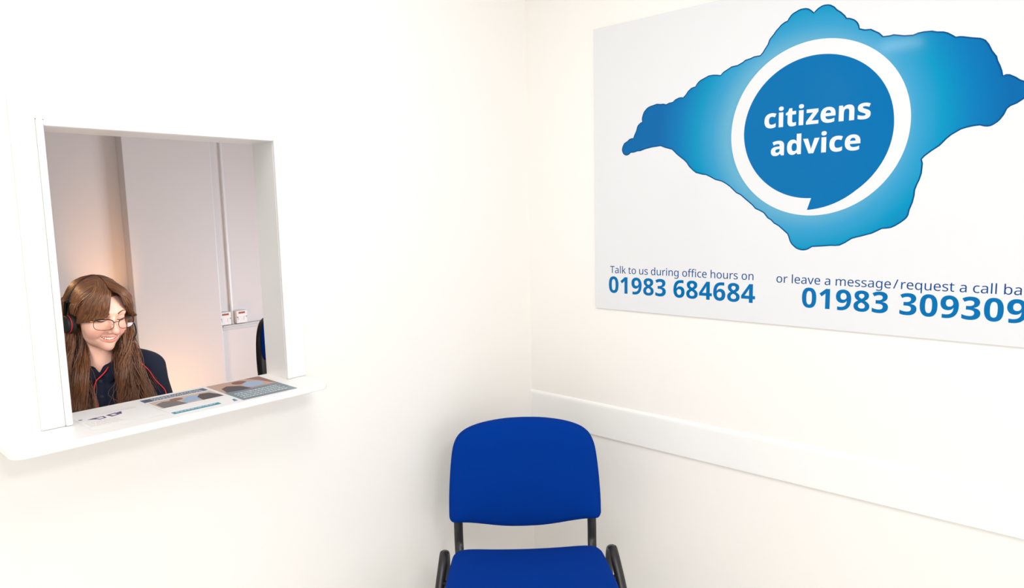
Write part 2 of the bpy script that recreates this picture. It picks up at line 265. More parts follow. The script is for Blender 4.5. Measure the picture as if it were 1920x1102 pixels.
GLYPH_BOLD={
' ':(260,[]),
'0':(581,[[540,357,540,323,538,291,535,260,532,231,527,203,521,176,514,152,505,129,495,107,484,88,471,69,457,53,442,39,425,26,406,15,386,6,365,-1,342,-6,317,-9,290,-10,257,-8,226,-3,198,6,172,18,149,34,128,53,109,75,93,101,79,129,67,160,57,194,50,231,45,270,42,312,40,357,41,402,44,444,49,484,56,521,65,555,75,586,89,614,105,639,123,662,144,681,167,696,194,709,223,717,255,723,290,724,323,723,353,717,382,709,407,697,431,681,452,662,471,640,487,615,501,586,513,555,523,521,530,484,536,444,539,402],[192,357,192,325,193,296,195,269,198,245,201,222,205,201,210,183,216,167,223,152,231,141,240,131,251,123,262,118,276,114,290,113,304,114,317,117,329,123,339,130,349,140,357,152,364,166,370,182,375,201,379,221,382,244,385,269,387,296,388,325,388,357,388,388,387,418,385,445,382,470,379,492,375,513,370,531,364,548,357,562,349,574,339,584,329,591,317,597,304,600,290,601,276,600,262,597,251,591,240,584,231,574,223,562,216,548,210,531,205,513,201,492,198,470,195,445,193,418,192,388]]),
'1':(581,[[419,0,266,0,266,410,266,417,266,425,266,433,266,442,266,451,266,461,266,470,267,480,267,491,267,501,268,511,268,522,269,531,269,541,269,550,264,544,258,538,253,533,248,528,244,524,239,519,234,515,229,510,223,505,218,501,139,435,60,533,284,714,419,714]]),
'3':(581,[[512,554,511,535,509,517,505,500,499,483,491,469,483,455,473,442,462,430,450,419,436,410,422,401,407,393,391,387,375,381,358,376,358,373,391,367,420,359,446,349,469,336,489,320,505,302,517,281,526,258,532,232,533,204,532,180,528,158,522,136,514,115,503,95,489,77,473,59,454,44,433,30,409,18,382,8,352,0,319,-5,283,-9,245,-10,220,-10,196,-8,173,-7,152,-4,132,0,113,4,94,9,75,15,57,22,38,29,38,159,57,150,76,142,95,135,115,129,135,123,154,119,174,116,192,113,210,112,228,112,258,113,285,116,307,121,326,129,341,138,352,150,361,163,368,178,372,194,373,212,372,224,370,236,367,246,362,256,356,265,349,273,339,281,329,287,316,293,302,297,286,301,268,304,248,306,226,307,202,308,149,308,149,426,203,426,225,426,245,428,263,430,280,433,295,438,308,443,320,449,330,456,339,464,346,473,352,482,357,492,360,502,362,513,363,524,362,538,358,551,353,563,345,573,336,581,324,588,311,594,297,597,281,600,263,601,250,600,237,599,224,598,211,595,199,592,188,589,177,585,166,581,156,577,147,572,138,567,129,563,121,558,114,554,106,549,40,651,58,663,76,674,96,684,117,694,139,703,163,710,189,716,218,721,248,723,281,724,323,722,362,717,396,707,426,694,452,678,474,658,490,636,502,611,510,584]]),
'4':(581,[[564,147,475,147,475,0,326,0,326,147,19,147,19,263,331,716,475,716,475,266,564,266],[326,404,326,411,326,418,326,425,326,433,326,440,326,448,327,455,327,463,327,470,327,477,328,484,328,491,328,497,329,503,329,509,329,514,330,519,330,523,330,527,330,530,326,530,322,522,318,514,314,506,311,499,307,492,303,485,299,478,295,471,290,464,286,457,154,266,326,266]]),
'6':(581,[[42,303,43,328,44,352,45,377,48,401,51,425,55,449,60,473,66,495,74,518,82,540,92,561,103,581,115,600,129,618,144,635,161,651,180,665,200,678,222,690,246,700,272,709,300,715,331,720,363,723,398,724,407,724,416,724,426,723,436,723,447,722,458,721,469,720,478,718,487,717,494,716,494,594,487,596,478,598,470,599,461,601,451,602,441,603,431,603,420,604,408,604,396,604,373,604,351,602,331,598,313,594,296,588,280,581,266,572,253,563,242,553,232,541,223,529,215,516,208,501,201,486,196,471,192,454,189,437,186,419,184,400,183,381,189,381,194,391,201,400,207,408,215,416,222,424,231,431,240,438,250,444,260,449,271,454,284,458,297,461,310,463,325,464,341,465,365,464,388,460,409,455,430,448,448,438,466,427,481,413,495,398,508,381,519,361,527,340,534,317,539,293,542,267,543,239,542,208,539,180,533,153,524,128,514,105,501,84,486,65,469,47,451,33,430,20,408,9,383,1,358,-5,330,-9,301,-10,279,-9,259,-7,238,-3,218,2,199,9,181,17,164,27,147,38,132,51,117,66,103,82,91,100,80,120,70,141,62,164,55,188,49,215,45,242,43,272],[298,112,315,113,330,117,344,123,357,131,368,142,378,156,386,172,391,191,394,212,395,236,394,256,392,274,387,290,380,305,372,317,362,328,350,336,335,342,319,346,301,347,288,346,276,345,264,342,254,338,244,332,235,326,227,319,219,312,213,304,207,295,202,286,199,277,196,268,195,258,194,249,194,239,195,229,196,220,198,210,200,200,203,191,207,182,210,173,215,164,220,156,225,149,231,142,238,135,245,129,252,124,260,120,269,117,278,114,288,113]]),
'8':(581,[[291,724,330,722,366,717,399,708,429,696,456,681,479,662,497,639,510,613,517,584,520,551,519,534,517,518,514,503,509,489,503,476,495,463,487,451,478,440,468,429,457,419,445,410,433,401,420,392,406,384,392,377,407,369,421,360,436,351,450,341,464,331,477,320,489,309,500,297,510,284,520,271,528,256,534,241,538,224,541,207,542,188,540,165,537,144,531,123,523,104,513,85,501,68,486,53,469,39,450,26,429,15,406,6,380,-1,353,-6,323,-9,291,-10,258,-9,228,-6,200,-1,174,6,150,14,129,25,110,37,93,50,79,66,67,82,57,101,49,120,44,141,40,163,39,186,40,205,42,223,46,240,51,256,58,270,65,284,74,296,84,308,95,319,107,330,120,339,133,348,147,357,161,365,176,373,164,381,152,390,140,399,129,409,118,418,108,429,99,440,91,452,83,464,77,477,71,491,67,505,64,520,62,536,61,552,62,574,66,595,72,614,80,631,91,647,104,661,118,674,135,686,153,696,173,704,194,711,217,717,240,721,265,723],[181,190,182,175,185,162,191,149,198,137,208,127,220,118,234,111,251,106,269,103,289,102,310,103,329,106,346,111,360,117,372,126,382,136,390,147,396,160,399,174,400,189,399,199,398,210,395,219,390,229,385,237,378,246,371,253,364,261,355,268,346,275,337,281,327,287,317,292,307,297,297,302,283,309,271,303,260,297,249,291,239,284,229,278,220,271,212,263,205,256,199,248,194,239,189,231,185,221,183,211,181,201],[290,612,276,611,263,608,251,605,240,599,229,593,221,584,214,575,209,564,206,553,205,540,205,530,207,522,209,513,212,505,216,498,221,491,227,484,233,478,240,472,247,466,255,461,264,456,272,450,281,445,291,441,300,445,308,450,316,454,324,459,332,465,340,470,347,476,353,482,358,489,363,496,368,503,371,512,373,520,375,530,375,540,374,553,372,564,367,575,360,584,351,593,341,599,330,605,317,608,304,611]]),
'9':(581,[[540,404,539,369,537,335,533,303,528,271,521,240,513,211,503,183,491,157,478,132,462,108,444,87,425,68,403,50,379,35,352,21,324,10,293,1,259,-5,223,-9,184,-10,175,-10,166,-10,156,-9,146,-9,135,-8,124,-8,114,-7,105,-6,96,-4,88,-3,88,120,96,118,104,116,113,115,121,113,130,112,139,111,148,111,158,110,168,110,178,110,202,110,225,112,247,116,266,120,284,126,300,134,314,142,328,151,339,162,350,173,359,186,367,199,375,213,381,228,386,244,390,261,393,278,396,296,398,314,399,332,393,332,387,323,381,314,374,306,367,298,359,290,351,283,342,276,332,270,321,265,310,260,298,256,284,253,270,251,255,250,239,249,215,250,193,254,172,259,152,266,133,276,116,287,100,301,86,316,74,334,63,353,54,374,47,397,42,421,39,448,38,476,40,506,43,535,49,561,57,586,68,609,81,630,96,650,113,667,132,682,153,694,175,705,199,713,225,719,253,723,282,724,303,723,324,721,344,717,363,712,382,705,401,696,418,686,434,675,450,661,465,647,478,630,490,612,502,592,511,570,520,547,527,522,532,495,536,467,539,436],[285,601,267,600,252,596,237,590,225,582,213,571,203,558,196,542,191,523,187,501,186,477,187,458,190,440,195,423,202,409,210,396,221,386,233,377,247,371,264,368,282,367,294,367,306,369,317,372,328,376,337,381,346,387,355,394,362,402,369,410,374,418,379,428,383,437,386,446,387,456,388,465,387,475,387,484,385,494,384,504,382,514,379,523,376,532,372,541,368,550,363,558,357,565,352,572,345,579,338,584,331,589,323,594,314,597,305,599,295,601]]),}
GLYPH_HEAVY={
' ':(260,[]),
'a':(610,[[326,559,359,558,390,554,418,547,443,537,466,524,486,509,503,491,517,471,528,448,536,422,541,394,542,363,542,0,425,0,392,74,388,74,380,64,372,55,365,47,357,40,349,32,340,26,332,20,323,15,314,10,304,5,294,2,284,-1,273,-4,261,-6,249,-8,235,-9,221,-10,206,-10,191,-9,175,-8,161,-5,147,-2,133,3,120,9,108,16,97,24,86,33,77,43,68,54,60,67,53,80,48,95,44,110,41,127,39,146,38,165,40,193,45,218,54,241,66,261,81,279,100,295,122,308,148,319,176,329,208,335,243,340,282,343,373,346,373,359,373,373,371,385,368,396,364,405,359,413,353,420,346,425,338,430,329,433,319,436,309,437,297,438,285,437,273,436,261,435,249,432,236,430,223,426,210,422,196,417,183,413,170,408,157,402,144,397,95,510,110,518,126,525,143,531,161,537,179,542,198,547,218,550,238,554,259,556,281,558,303,559],[323,248,303,247,285,244,270,241,256,237,245,232,236,227,228,220,222,212,217,204,213,194,211,184,210,173,211,163,212,154,215,146,218,139,223,132,228,127,234,122,241,118,249,115,257,113,265,112,274,112,288,112,301,114,313,118,325,123,335,129,345,137,354,146,361,156,367,167,371,179,373,192,374,206,374,250]]),
'c':(527,[[314,-10,288,-9,262,-7,238,-3,215,3,193,11,172,20,153,31,135,43,118,58,104,74,90,92,78,112,68,134,60,158,53,183,48,211,46,241,45,272,46,305,49,335,54,363,61,390,70,414,82,436,95,456,109,474,125,491,143,505,162,518,182,529,204,538,227,546,250,552,275,556,301,559,327,559,343,559,359,558,375,557,390,555,405,552,420,549,435,545,449,541,462,537,475,532,488,526,500,520,450,393,439,398,429,402,419,406,408,410,398,413,388,416,378,419,368,421,358,423,348,424,337,425,327,425,316,424,305,423,295,421,285,417,276,413,268,408,260,402,253,395,246,387,240,378,235,369,230,358,226,346,223,334,220,320,219,305,217,290,217,273,217,257,219,241,220,226,223,213,226,201,231,189,235,179,241,170,247,161,253,154,261,147,269,142,277,137,286,133,295,130,305,128,316,126,327,126,340,126,354,127,368,129,381,131,395,134,408,138,421,142,434,147,447,153,459,158,471,165,483,171,483,35,472,28,460,22,448,16,436,11,423,7,410,2,396,-2,381,-5,365,-7,349,-9,332,-10]]),
'd':(637,[[246,-10,217,-8,191,-2,166,8,142,22,121,40,101,62,84,88,70,118,59,151,51,189,46,229,45,274,46,319,51,361,59,398,70,432,85,461,102,487,122,509,144,527,168,541,194,551,222,557,252,559,264,559,276,558,287,557,298,555,308,552,317,549,326,545,335,541,343,536,351,531,359,526,366,520,373,514,379,507,385,501,391,494,396,486,401,479,405,479,404,486,403,493,402,502,401,511,400,522,399,533,399,544,398,555,398,566,397,577,397,588,397,598,397,760,567,760,567,0,438,0,403,70,397,70,392,63,387,56,382,49,376,43,369,36,363,30,356,24,348,19,340,14,332,9,323,5,313,1,303,-2,293,-5,282,-7,271,-9,258,-10],[310,125,328,126,343,128,357,133,368,139,378,147,387,157,394,169,399,183,404,199,407,216,409,236,410,257,410,272,409,296,407,317,404,336,400,354,395,370,388,384,380,395,370,405,358,413,343,418,327,421,309,422,295,421,283,418,271,413,260,406,250,396,242,385,234,371,228,355,223,337,219,317,217,295,216,271,217,248,219,226,223,206,228,189,234,174,242,161,250,150,260,141,271,134,283,129,296,126]]),
'e':(607,[[310,559,336,559,360,556,383,552,405,547,426,540,445,531,463,521,480,509,495,496,509,481,521,465,532,447,542,428,549,407,555,385,559,361,562,335,563,309,563,230,216,230,218,213,221,197,226,183,233,169,241,157,252,145,264,135,277,127,292,121,309,117,328,114,348,113,365,113,381,114,397,116,413,118,428,120,442,123,456,127,470,131,485,136,500,141,514,147,529,154,529,30,516,23,502,17,488,12,473,7,458,3,443,0,427,-3,410,-6,392,-8,372,-9,351,-10,329,-10,302,-9,276,-7,251,-3,227,3,204,11,182,20,162,31,143,43,125,58,109,74,95,92,82,112,70,134,61,158,54,183,49,211,46,240,45,271,46,303,48,332,53,360,60,386,68,410,78,432,90,453,103,471,118,488,134,503,152,516,171,528,192,537,213,545,236,552,260,556,284,559],[315,442,303,441,290,439,279,435,269,430,259,424,250,417,242,407,235,397,230,385,225,371,222,356,220,340,407,340,406,350,406,359,404,368,402,376,400,384,396,392,393,399,388,406,383,412,378,418,372,423,366,428,359,432,351,436,343,438,334,440,325,441]]),
'i':(311,[[240,549,240,0,71,0,71,549],[156,768,168,767,179,766,190,764,201,761,211,757,220,752,228,745,235,737,241,728,244,716,247,704,247,689,247,675,244,662,241,651,235,642,228,634,220,628,211,622,201,618,190,615,179,613,168,611,156,611,144,611,132,613,121,615,111,618,101,622,92,628,84,634,77,642,72,651,68,662,66,675,65,689,66,704,68,716,72,728,77,737,84,745,92,752,101,757,111,761,121,764,132,766,144,767]]),
'n':(659,[[398,559,426,558,452,554,477,548,499,538,520,526,539,512,555,494,568,473,578,449,586,422,590,392,592,358,592,0,422,0,422,311,422,329,420,346,418,361,414,374,409,386,404,397,397,405,389,413,379,418,369,422,357,425,344,425,325,424,308,420,293,414,280,405,269,394,261,380,254,364,249,346,245,325,242,302,240,277,239,250,239,0,70,0,70,549,199,549,222,476,229,476,235,485,241,493,248,501,256,508,263,515,271,521,280,527,289,533,298,538,308,542,318,546,328,550,339,553,350,555,361,557,373,558,385,559]]),
's':(509,[[468,165,467,148,465,132,462,116,457,101,451,87,444,74,435,61,425,49,413,38,400,29,385,20,369,12,351,5,332,0,311,-5,288,-8,264,-9,238,-10,219,-10,201,-9,183,-8,166,-7,150,-5,135,-3,120,0,104,3,90,7,75,11,60,16,45,22,45,159,61,152,78,146,94,140,111,135,128,130,146,126,163,122,179,120,193,118,207,116,220,115,232,115,245,115,256,116,266,117,275,119,283,122,290,125,295,128,300,132,303,137,306,142,307,147,308,153,308,158,307,162,305,166,303,170,301,174,298,178,294,181,289,185,284,188,277,192,270,196,261,200,252,204,241,209,230,214,217,219,202,225,187,231,172,238,157,244,144,251,131,258,119,265,108,273,98,280,88,288,80,297,72,306,66,315,60,325,55,336,51,347,48,360,46,373,44,386,44,401,46,426,51,449,59,470,71,488,86,505,105,519,126,532,150,542,176,549,204,555,234,558,266,559,284,559,301,558,318,557,335,554,351,551,367,548,382,544,398,539,414,534,430,528,446,522,462,515,415,403,402,409,389,414,375,419,362,424,348,428,335,432,321,435,309,438,297,440,286,441,275,442,266,442,257,442,248,441,240,440,233,439,227,437,221,434,216,431,212,428,209,424,207,420,206,415,205,411,206,406,206,403,208,399,210,395,212,392,215,388,218,385,223,382,228,379,234,375,242,372,250,368,259,364,269,360,280,355,293,350,307,344,322,338,338,331,353,325,367,318,380,311,392,304,403,297,413,289,423,281,431,273,439,264,446,254,452,244,457,233,461,222,464,209,466,195,468,181]]),
't':(439,[[322,124,330,125,338,125,346,126,353,127,361,128,368,129,375,131,382,133,389,135,396,137,403,139,410,142,410,18,401,14,391,10,381,7,371,4,360,1,350,-2,338,-4,326,-6,313,-8,299,-9,284,-10,269,-10,252,-10,236,-8,220,-6,205,-3,191,1,178,6,165,13,153,20,143,29,133,39,124,51,116,63,109,78,103,94,98,112,95,132,93,153,93,177,93,422,24,422,24,493,107,547,153,663,263,663,263,549,403,549,403,422,263,422,263,187,263,177,265,168,267,160,270,152,274,146,279,140,284,135,290,131,297,128,305,126,313,125]]),
'v':(589,[[209,0,0,549,177,549,275,225,276,222,277,219,278,216,279,213,280,209,281,205,282,200,283,196,284,191,286,187,287,182,288,177,289,172,289,168,290,163,291,159,291,155,291,151,294,151,295,155,295,159,296,163,296,168,297,172,298,176,299,181,300,185,301,190,302,194,304,199,305,203,306,207,307,211,308,214,309,218,310,221,311,224,412,549,589,549,380,0]]),
'z':(499,[[471,0,27,0,27,98,269,420,41,420,41,549,461,549,461,442,228,130,471,130]]),}
MAP_OUTLINE=[0.4204,1.6700,0.4220,1.6772,0.4242,1.6824,0.4288,1.6899,0.4356,1.6938,0.4420,1.6967,0.4495,1.7024,0.4569,1.7042,0.4644,1.7042,0.4681,1.7133,0.4754,1.7266,0.4791,1.7386,0.4816,1.7430,0.4864,1.7472,0.4918,1.7510,0.4980,1.7531,0.4969,1.7600,0.4973,1.7661,0.5009,1.7765,0.5037,1.7829,0.5080,1.7879,0.5134,1.7928,0.5205,1.7972,0.5294,1.7998,0.5382,1.8012,0.5522,1.8041,0.5662,1.8015,0.5748,1.8017,0.5851,1.7984,0.5953,1.8019,0.6078,1.8028,0.6172,1.8096,0.6289,1.8135,0.6372,1.8139,0.6438,1.8122,0.6520,1.8191,0.6600,1.8291,0.6697,1.8365,0.6778,1.8389,0.6851,1.8396,0.6873,1.8439,0.6905,1.8480,0.6952,1.8525,0.7015,1.8565,0.7157,1.8616,0.7281,1.8661,0.7421,1.8663,0.7544,1.8645,0.7660,1.8617,0.7741,1.8694,0.7875,1.8757,0.7994,1.8814,0.8170,1.8828,0.8134,1.8809,0.8338,1.8887,0.8409,1.8935,0.8566,1.8959,0.8665,1.8991,0.8849,1.8994,0.8917,1.9062,0.8971,1.9146,0.9051,1.9251,0.9103,1.9387,0.9210,1.9499,0.9289,1.9597,0.9355,1.9655,0.9420,1.9720,0.9512,1.9772,0.9597,1.9795,0.9617,1.9837,0.9642,1.9870,0.9688,1.9925,0.9745,1.9965,0.9873,2.0015,0.9937,2.0033,1.0002,2.0035,1.0079,2.0029,1.0143,2.0008,1.0182,1.9985,1.0246,1.9932,1.0301,1.9870,1.0325,1.9903,1.0359,1.9929,1.0403,1.9964,1.0457,1.9988,1.0506,2.0008,1.0568,2.0015,1.0654,2.0006,1.0716,1.9986,1.0753,1.9966,1.0827,1.9911,1.0890,1.9832,1.0989,1.9751,1.1088,1.9646,1.1138,1.9565,1.1186,1.9558,1.1233,1.9542,1.1329,1.9489,1.1377,1.9443,1.1409,1.9401,1.1434,1.9357,1.1452,1.9308,1.1461,1.9241,1.1583,1.9192,1.1732,1.9178,1.1837,1.9109,1.1929,1.9051,1.2027,1.8943,1.2032,1.8944,1.2185,1.8938,1.2261,1.8949,1.2500,1.8881,1.2697,1.8859,1.2805,1.8889,1.2924,1.8896,1.3103,1.8881,1.3210,1.8841,1.3351,1.8815,1.3445,1.8772,1.3527,1.8713,1.3610,1.8646,1.3689,1.8645,1.3768,1.8628,1.3926,1.8577,1.4104,1.8532,1.4171,1.8495,1.4216,1.8462,1.4285,1.8362,1.4358,1.8200,1.4451,1.8059,1.4477,1.7955,1.4525,1.7848,1.4570,1.7716,1.4590,1.7608,1.4642,1.7626,1.4716,1.7615,1.4834,1.7541,1.4920,1.7467,1.4988,1.7433,1.5154,1.7287,1.5200,1.7183,1.5155,1.7091,1.5010,1.7023,1.4887,1.6938,1.4765,1.6890,1.4705,1.6834,1.4658,1.6713,1.4590,1.6607,1.4539,1.6554,1.4487,1.6516,1.4435,1.6485,1.4382,1.6470,1.4327,1.6470,1.4272,1.6480,1.4194,1.6511,1.4072,1.6505,1.3939,1.6484,1.3817,1.6451,1.3627,1.6337,1.3538,1.6260,1.3391,1.6097,1.3229,1.5988,1.3078,1.5868,1.3021,1.5798,1.3049,1.5701,1.3043,1.5564,1.3036,1.5455,1.2994,1.5291,1.2949,1.5183,1.2906,1.5046,1.2899,1.4907,1.2869,1.4741,1.2803,1.4546,1.2783,1.4420,1.2755,1.4361,1.2712,1.4308,1.2614,1.4223,1.2489,1.4138,1.2388,1.4090,1.2285,1.4073,1.2180,1.4067,1.2076,1.4009,1.1945,1.3941,1.1839,1.3911,1.1704,1.3869,1.1568,1.3835,1.1458,1.3799,1.1294,1.3686,1.1155,1.3614,1.1041,1.3603,1.0925,1.3605,1.0722,1.3586,1.0440,1.3565,1.0322,1.3492,1.0247,1.3468,1.0186,1.3464,1.0124,1.3469,1.0063,1.3486,1.0000,1.3513,0.9937,1.3563,0.9889,1.3609,0.9858,1.3645,0.9824,1.3699,0.9801,1.3754,0.9771,1.3850,0.9742,1.3919,0.9602,1.4042,0.9475,1.4153,0.9348,1.4222,0.9261,1.4315,0.9161,1.4377,0.9044,1.4524,0.8928,1.4590,0.8797,1.4648,0.8693,1.4763,0.8500,1.4923,0.8334,1.5065,0.8198,1.5132,0.8014,1.5310,0.7891,1.5401,0.7736,1.5489,0.7533,1.5547,0.7390,1.5627,0.7231,1.5708,0.7119,1.5723,0.6892,1.5790,0.6794,1.5864,0.6661,1.5990,0.6577,1.6114,0.6477,1.6210,0.6253,1.6381,0.6066,1.6559,0.5808,1.6639,0.5661,1.6702,0.5511,1.6693,0.5352,1.6684,0.5101,1.6647,0.4920,1.6599,0.4810,1.6601,0.4681,1.6570,0.4551,1.6570,0.4476,1.6512,0.4389,1.6493,0.4344,1.6502,0.4306,1.6518,0.4261,1.6553,0.4231,1.6602,0.4212,1.6651]

# ================================================================== THE SETTING
HX0, HX1, HZ0, HZ1, WT = -1.5525, -1.036, 1.012, 1.6695, 0.108      # hatch opening in the left wall
CEIL = 2.6
def wall_with_hole(mb, x0, x1, y0, y1, z0, z1, hx0, hx1, hz0, hz1):
    mb.box(x0, hx0, y0, y1, z0, z1); mb.box(hx1, x1, y0, y1, z0, z1)
    mb.box(hx0, hx1, y0, y1, z0, hz0); mb.box(hx0, hx1, y0, y1, hz1, z1)
w = MB(); wall_with_hole(w, -5.0, 1.4, 0.0, WT, 0, CEIL, HX0-0.012, HX1+0.012, HZ0-0.002, HZ1+0.012)
tag(w.build('wall_left', M['wall']), kind='structure')
tag(MB().box(0.0, 0.12, -4.2, 0.0, 0, CEIL).build('wall_right', M['wall']), kind='structure')
tag(MB().box(-5.0, 0.12, -4.32, -4.2, 0, CEIL).build('wall_rear', M['wall']), kind='structure')
tag(MB().box(-5.12, -5.0, -4.32, 2.6, 0, CEIL).build('wall_far_left', M['wall']), kind='structure')
tag(MB().box(-5.12, 1.52, -4.32, 2.6, -0.1, 0).build('floor', M['floor']), kind='structure')
tag(MB().box(-5.12, 1.52, -4.32, 2.6, CEIL, CEIL+0.1).build('ceiling', M['ceiling']), kind='structure')
# office behind the hatch
YW, YC = 2.08, 2.0
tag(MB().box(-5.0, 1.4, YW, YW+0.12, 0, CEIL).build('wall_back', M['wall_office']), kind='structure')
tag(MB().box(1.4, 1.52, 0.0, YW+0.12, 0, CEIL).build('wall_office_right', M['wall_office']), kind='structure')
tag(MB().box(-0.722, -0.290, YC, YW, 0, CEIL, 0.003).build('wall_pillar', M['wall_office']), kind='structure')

# dado board along the right wall
d = MB()
prof = [(0, 0.663), (-0.0080, 0.663), (-0.0090, 0.664), (-0.0090, 0.770), (-0.0082, 0.776), (-0.0055, 0.781), (0, 0.7835)]
n = len(prof)
V = [(x, -4.2, z) for x, z in prof]+[(x, 0, z) for x, z in prof]
F = [(i, (i+1) % n, n+(i+1) % n, n+i) for i in range(n)]+[tuple(range(n)), tuple(range(2*n-1, n-1, -1))]
tag(d.add(V, F).build('trim_1', M['gloss_white']), kind='structure')

# hatch: architrave, lining, sill
win = MB()
def frame_ring(mb, x0, x1, z0, z1, wd, y0, y1, bevel=0.002):
    mb.box(x0-wd, x0, y0, y1, z0, z1+wd, bevel); mb.box(x1, x1+wd, y0, y1, z0, z1+wd, bevel)
    mb.box(x0, x1, y0, y1, z1, z1+wd, bevel)
frame_ring(win, HX0, HX1, 1.028, HZ1, 0.0135, -0.010, 0.0, 0.003)
frame_ring(win, HX0-0.0135, HX1+0.0135, 1.028, HZ1+0.0135, 0.045, -0.005, 0.0, 0.002)
hatch = tag(win.build('window_1', M['gloss_white']), kind='structure')
li = MB()
li.box(HX0-0.012, HX0, 0.0, WT, HZ0, HZ1+0.012, 0.0008); li.box(HX1, HX1+0.012, 0.0, WT, HZ0, HZ1+0.012, 0.0008)
li.box(HX0, HX1, 0.0, WT, HZ1, HZ1+0.012, 0.0008)
li.build('jamb_lining', M['gloss_white'], hatch)
SZ = 1.0275
def sill_outline():
    x0, x1, yf = -1.692, -0.985, -0.132
    pts = [(x1, 0.0)]
    r = 0.022
    for k in range(9):
        a = k/8*PI/2; pts.append((x1-r+r*math.cos(a), yf+r-r*math.sin(a)))
    for k in range(9):
        a = k/8*PI/2; pts.append((x0+0.03-0.03*math.sin(a), yf+0.03-0.03*math.cos(a)))
    pts += [(x0, 0.0), (HX0, 0.0), (HX0, WT-0.002), (HX1, WT-0.002), (HX1, 0.0)]
    return pts
so = sill_outline(); n = len(so)
bm = bmesh.new()
f0 = bm.faces.new([bm.verts.new((x, y, SZ-0.0165)) for x, y in so])
ex = bmesh.ops.extrude_face_region(bm, geom=[f0])
for v in [g for g in ex['geom'] if isinstance(g, bmesh.types.BMVert)]: v.co.z = SZ
eds = [e for e in bm.edges if abs(e.verts[0].co.z-e.verts[1].co.z) < 1e-6 and min(e.verts[0].co.y, e.verts[1].co.y) < -0.001]
bmesh.ops.bevel(bm, geom=eds, offset=0.004, segments=3, profile=0.5, affect='EDGES')
bmesh.ops.recalc_face_normals(bm, faces=bm.faces)
me = bpy.data.meshes.new('window_sill'); bm.to_mesh(me); bm.free()
link('window_sill', me, M['gloss_white'], hatch)

# ================================================================== OFFICE FITTINGS
tr = empty('cable_trunking', (0, YW, 0))
tag(tr, 'white vertical and grey-white horizontal plastic cable trunking on the office wall beside the pillar', 'cable trunking')
MB().box(-0.288, -0.262, -0.030, 0, 0.0, CEIL-0.01, 0.003).build('riser', M['plastic_white'], tr)
MB().box(-0.202, -0.187, -0.018, 0, 0.872, CEIL-0.01, 0.003).build('riser', M['plastic_white'], tr)
rail = MB()
rail.box(-0.262, 1.395, -0.028, 0, 0.843, 0.862, 0.003); rail.box(-0.262, 1.395, -0.036, -0.0, 0.862, 0.872, 0.002)
rail.build('horizontal_channel', mat('pale_grey_plastic', (0.62, 0.62, 0.63), 0.4, 0.5, noise=0.02), tr)
M['red_label'] = mat('red_brown_label', lin((168, 84, 60)), 0.5, 0.3, noise=0.05)
M['socket_slot'] = mat('socket_slot', (0.25, 0.24, 0.24), 0.5, 0.3, noise=0.05)
def socket(x, label):
    so_ = empty('wall_socket', (x, YW, 0.9075))
    tag(so_, label, 'socket', 'sockets above the office trunking')
    MB().box(-0.033, 0.033, -0.040, 0, -0.032, 0.041, 0.004).build('face_plate', M['plastic_white'], so_)
    tag(MB().box(-0.019, 0.019, -0.0415, -0.039, 0.023, 0.033, 0.0005).build('label_strip', M['red_label'], so_), 'red-brown label strip')
    for dx in (-0.0165, 0.0165):
        MB().box(dx-0.006, dx+0.006, -0.0425, -0.039, -0.014, 0.006, 0.001).build('rocker_switch', M['plastic_white'], so_)
    for dx in (-0.027, 0.027):
        MB().cyl((dx, -0.0405, 0.004), (0, 1, 0), 0.003, 0.002, 12).build('screw', M['socket_slot'], so_)
socket(-0.247, 'white socket plate half hidden by the pillar edge, left of the second plate')
socket(-0.152, 'fully visible white socket plate with red-brown label on the office trunking')

# office chair half hidden behind the right jamb of the hatch
oc = empty('office_chair', (-0.280, 1.07, 0), math.radians(46))
tag(oc, 'black office chair with blue front, a sliver seen past the hatch jamb', 'office chair')
def pad(mb, outline, rings, place):
    """pillow: outline scaled inward while rising; rings = [(scale, depth)]"""
    n = len(outline); V = []; F = []
    cx = sum(p[0] for p in outline)/n; cz = sum(p[1] for p in outline)/n
    for s_, d_ in rings:
        for x, z in outline: V.append(place(cx+(x-cx)*s_, d_, cz+(z-cz)*s_))
    for i in range(len(rings)-1):
        for k in range(n): F.append((i*n+k, i*n+(k+1) % n, (i+1)*n+(k+1) % n, (i+1)*n+k))
    F.append(tuple(range(n-1, -1, -1))); F.append(tuple((len(rings)-1)*n+k for k in range(n)))
    mb.add(V, F); return mb
def rounded(w, h, p=4.0, n=72):
    out = []
    for k in range(n):
        a = 2*PI*k/n; c, s_ = math.cos(a), math.sin(a)
        out.append((w*abs(c)**(2/p)*(1 if c >= 0 else -1), h*abs(s_)**(2/p)*(1 if s_ >= 0 else -1)))
    return out
# local frame: the sitter faces -Y, backrest towards +Y
def oc_place(y0, curve):
    return lambda x, d_, z: (x, y0+d_+curve*x*x-0.10*(z-0.86)**2*4, z)
ob = [(x, 0.865+z) for x, z in rounded(0.215, 0.165, 4)]
pad(MB(), ob, [(0.9, 0.026), (0.97, 0.025), (1.0, 0.020), (1.0, 0.006), (0.98, 0.0)], oc_place(0.2, -0.3)).build('back_shell', M['black_plastic'], oc, True)
ob2 = [(x, 0.935+z) for x, z in rounded(0.212, 0.09, 5)]
pad(MB(), ob2, [(1.0, 0.002), (1.0, -0.018), (0.96, -0.03), (0.8, -0.038), (0.4, -0.042)], oc_place(0.2, -0.3)).build('back_cushion', M['fabric_blue'], oc, True)
os_ = rounded(0.23, 0.22, 5)
pad(MB(), os_, [(0.93, 0.43), (1.0, 0.445), (1.0, 0.475), (0.96, 0.49), (0.8, 0.498), (0.3, 0.5)], lambda x, d_, z: (x, z, d_)).build('seat', M['fabric_blue'], oc, True)
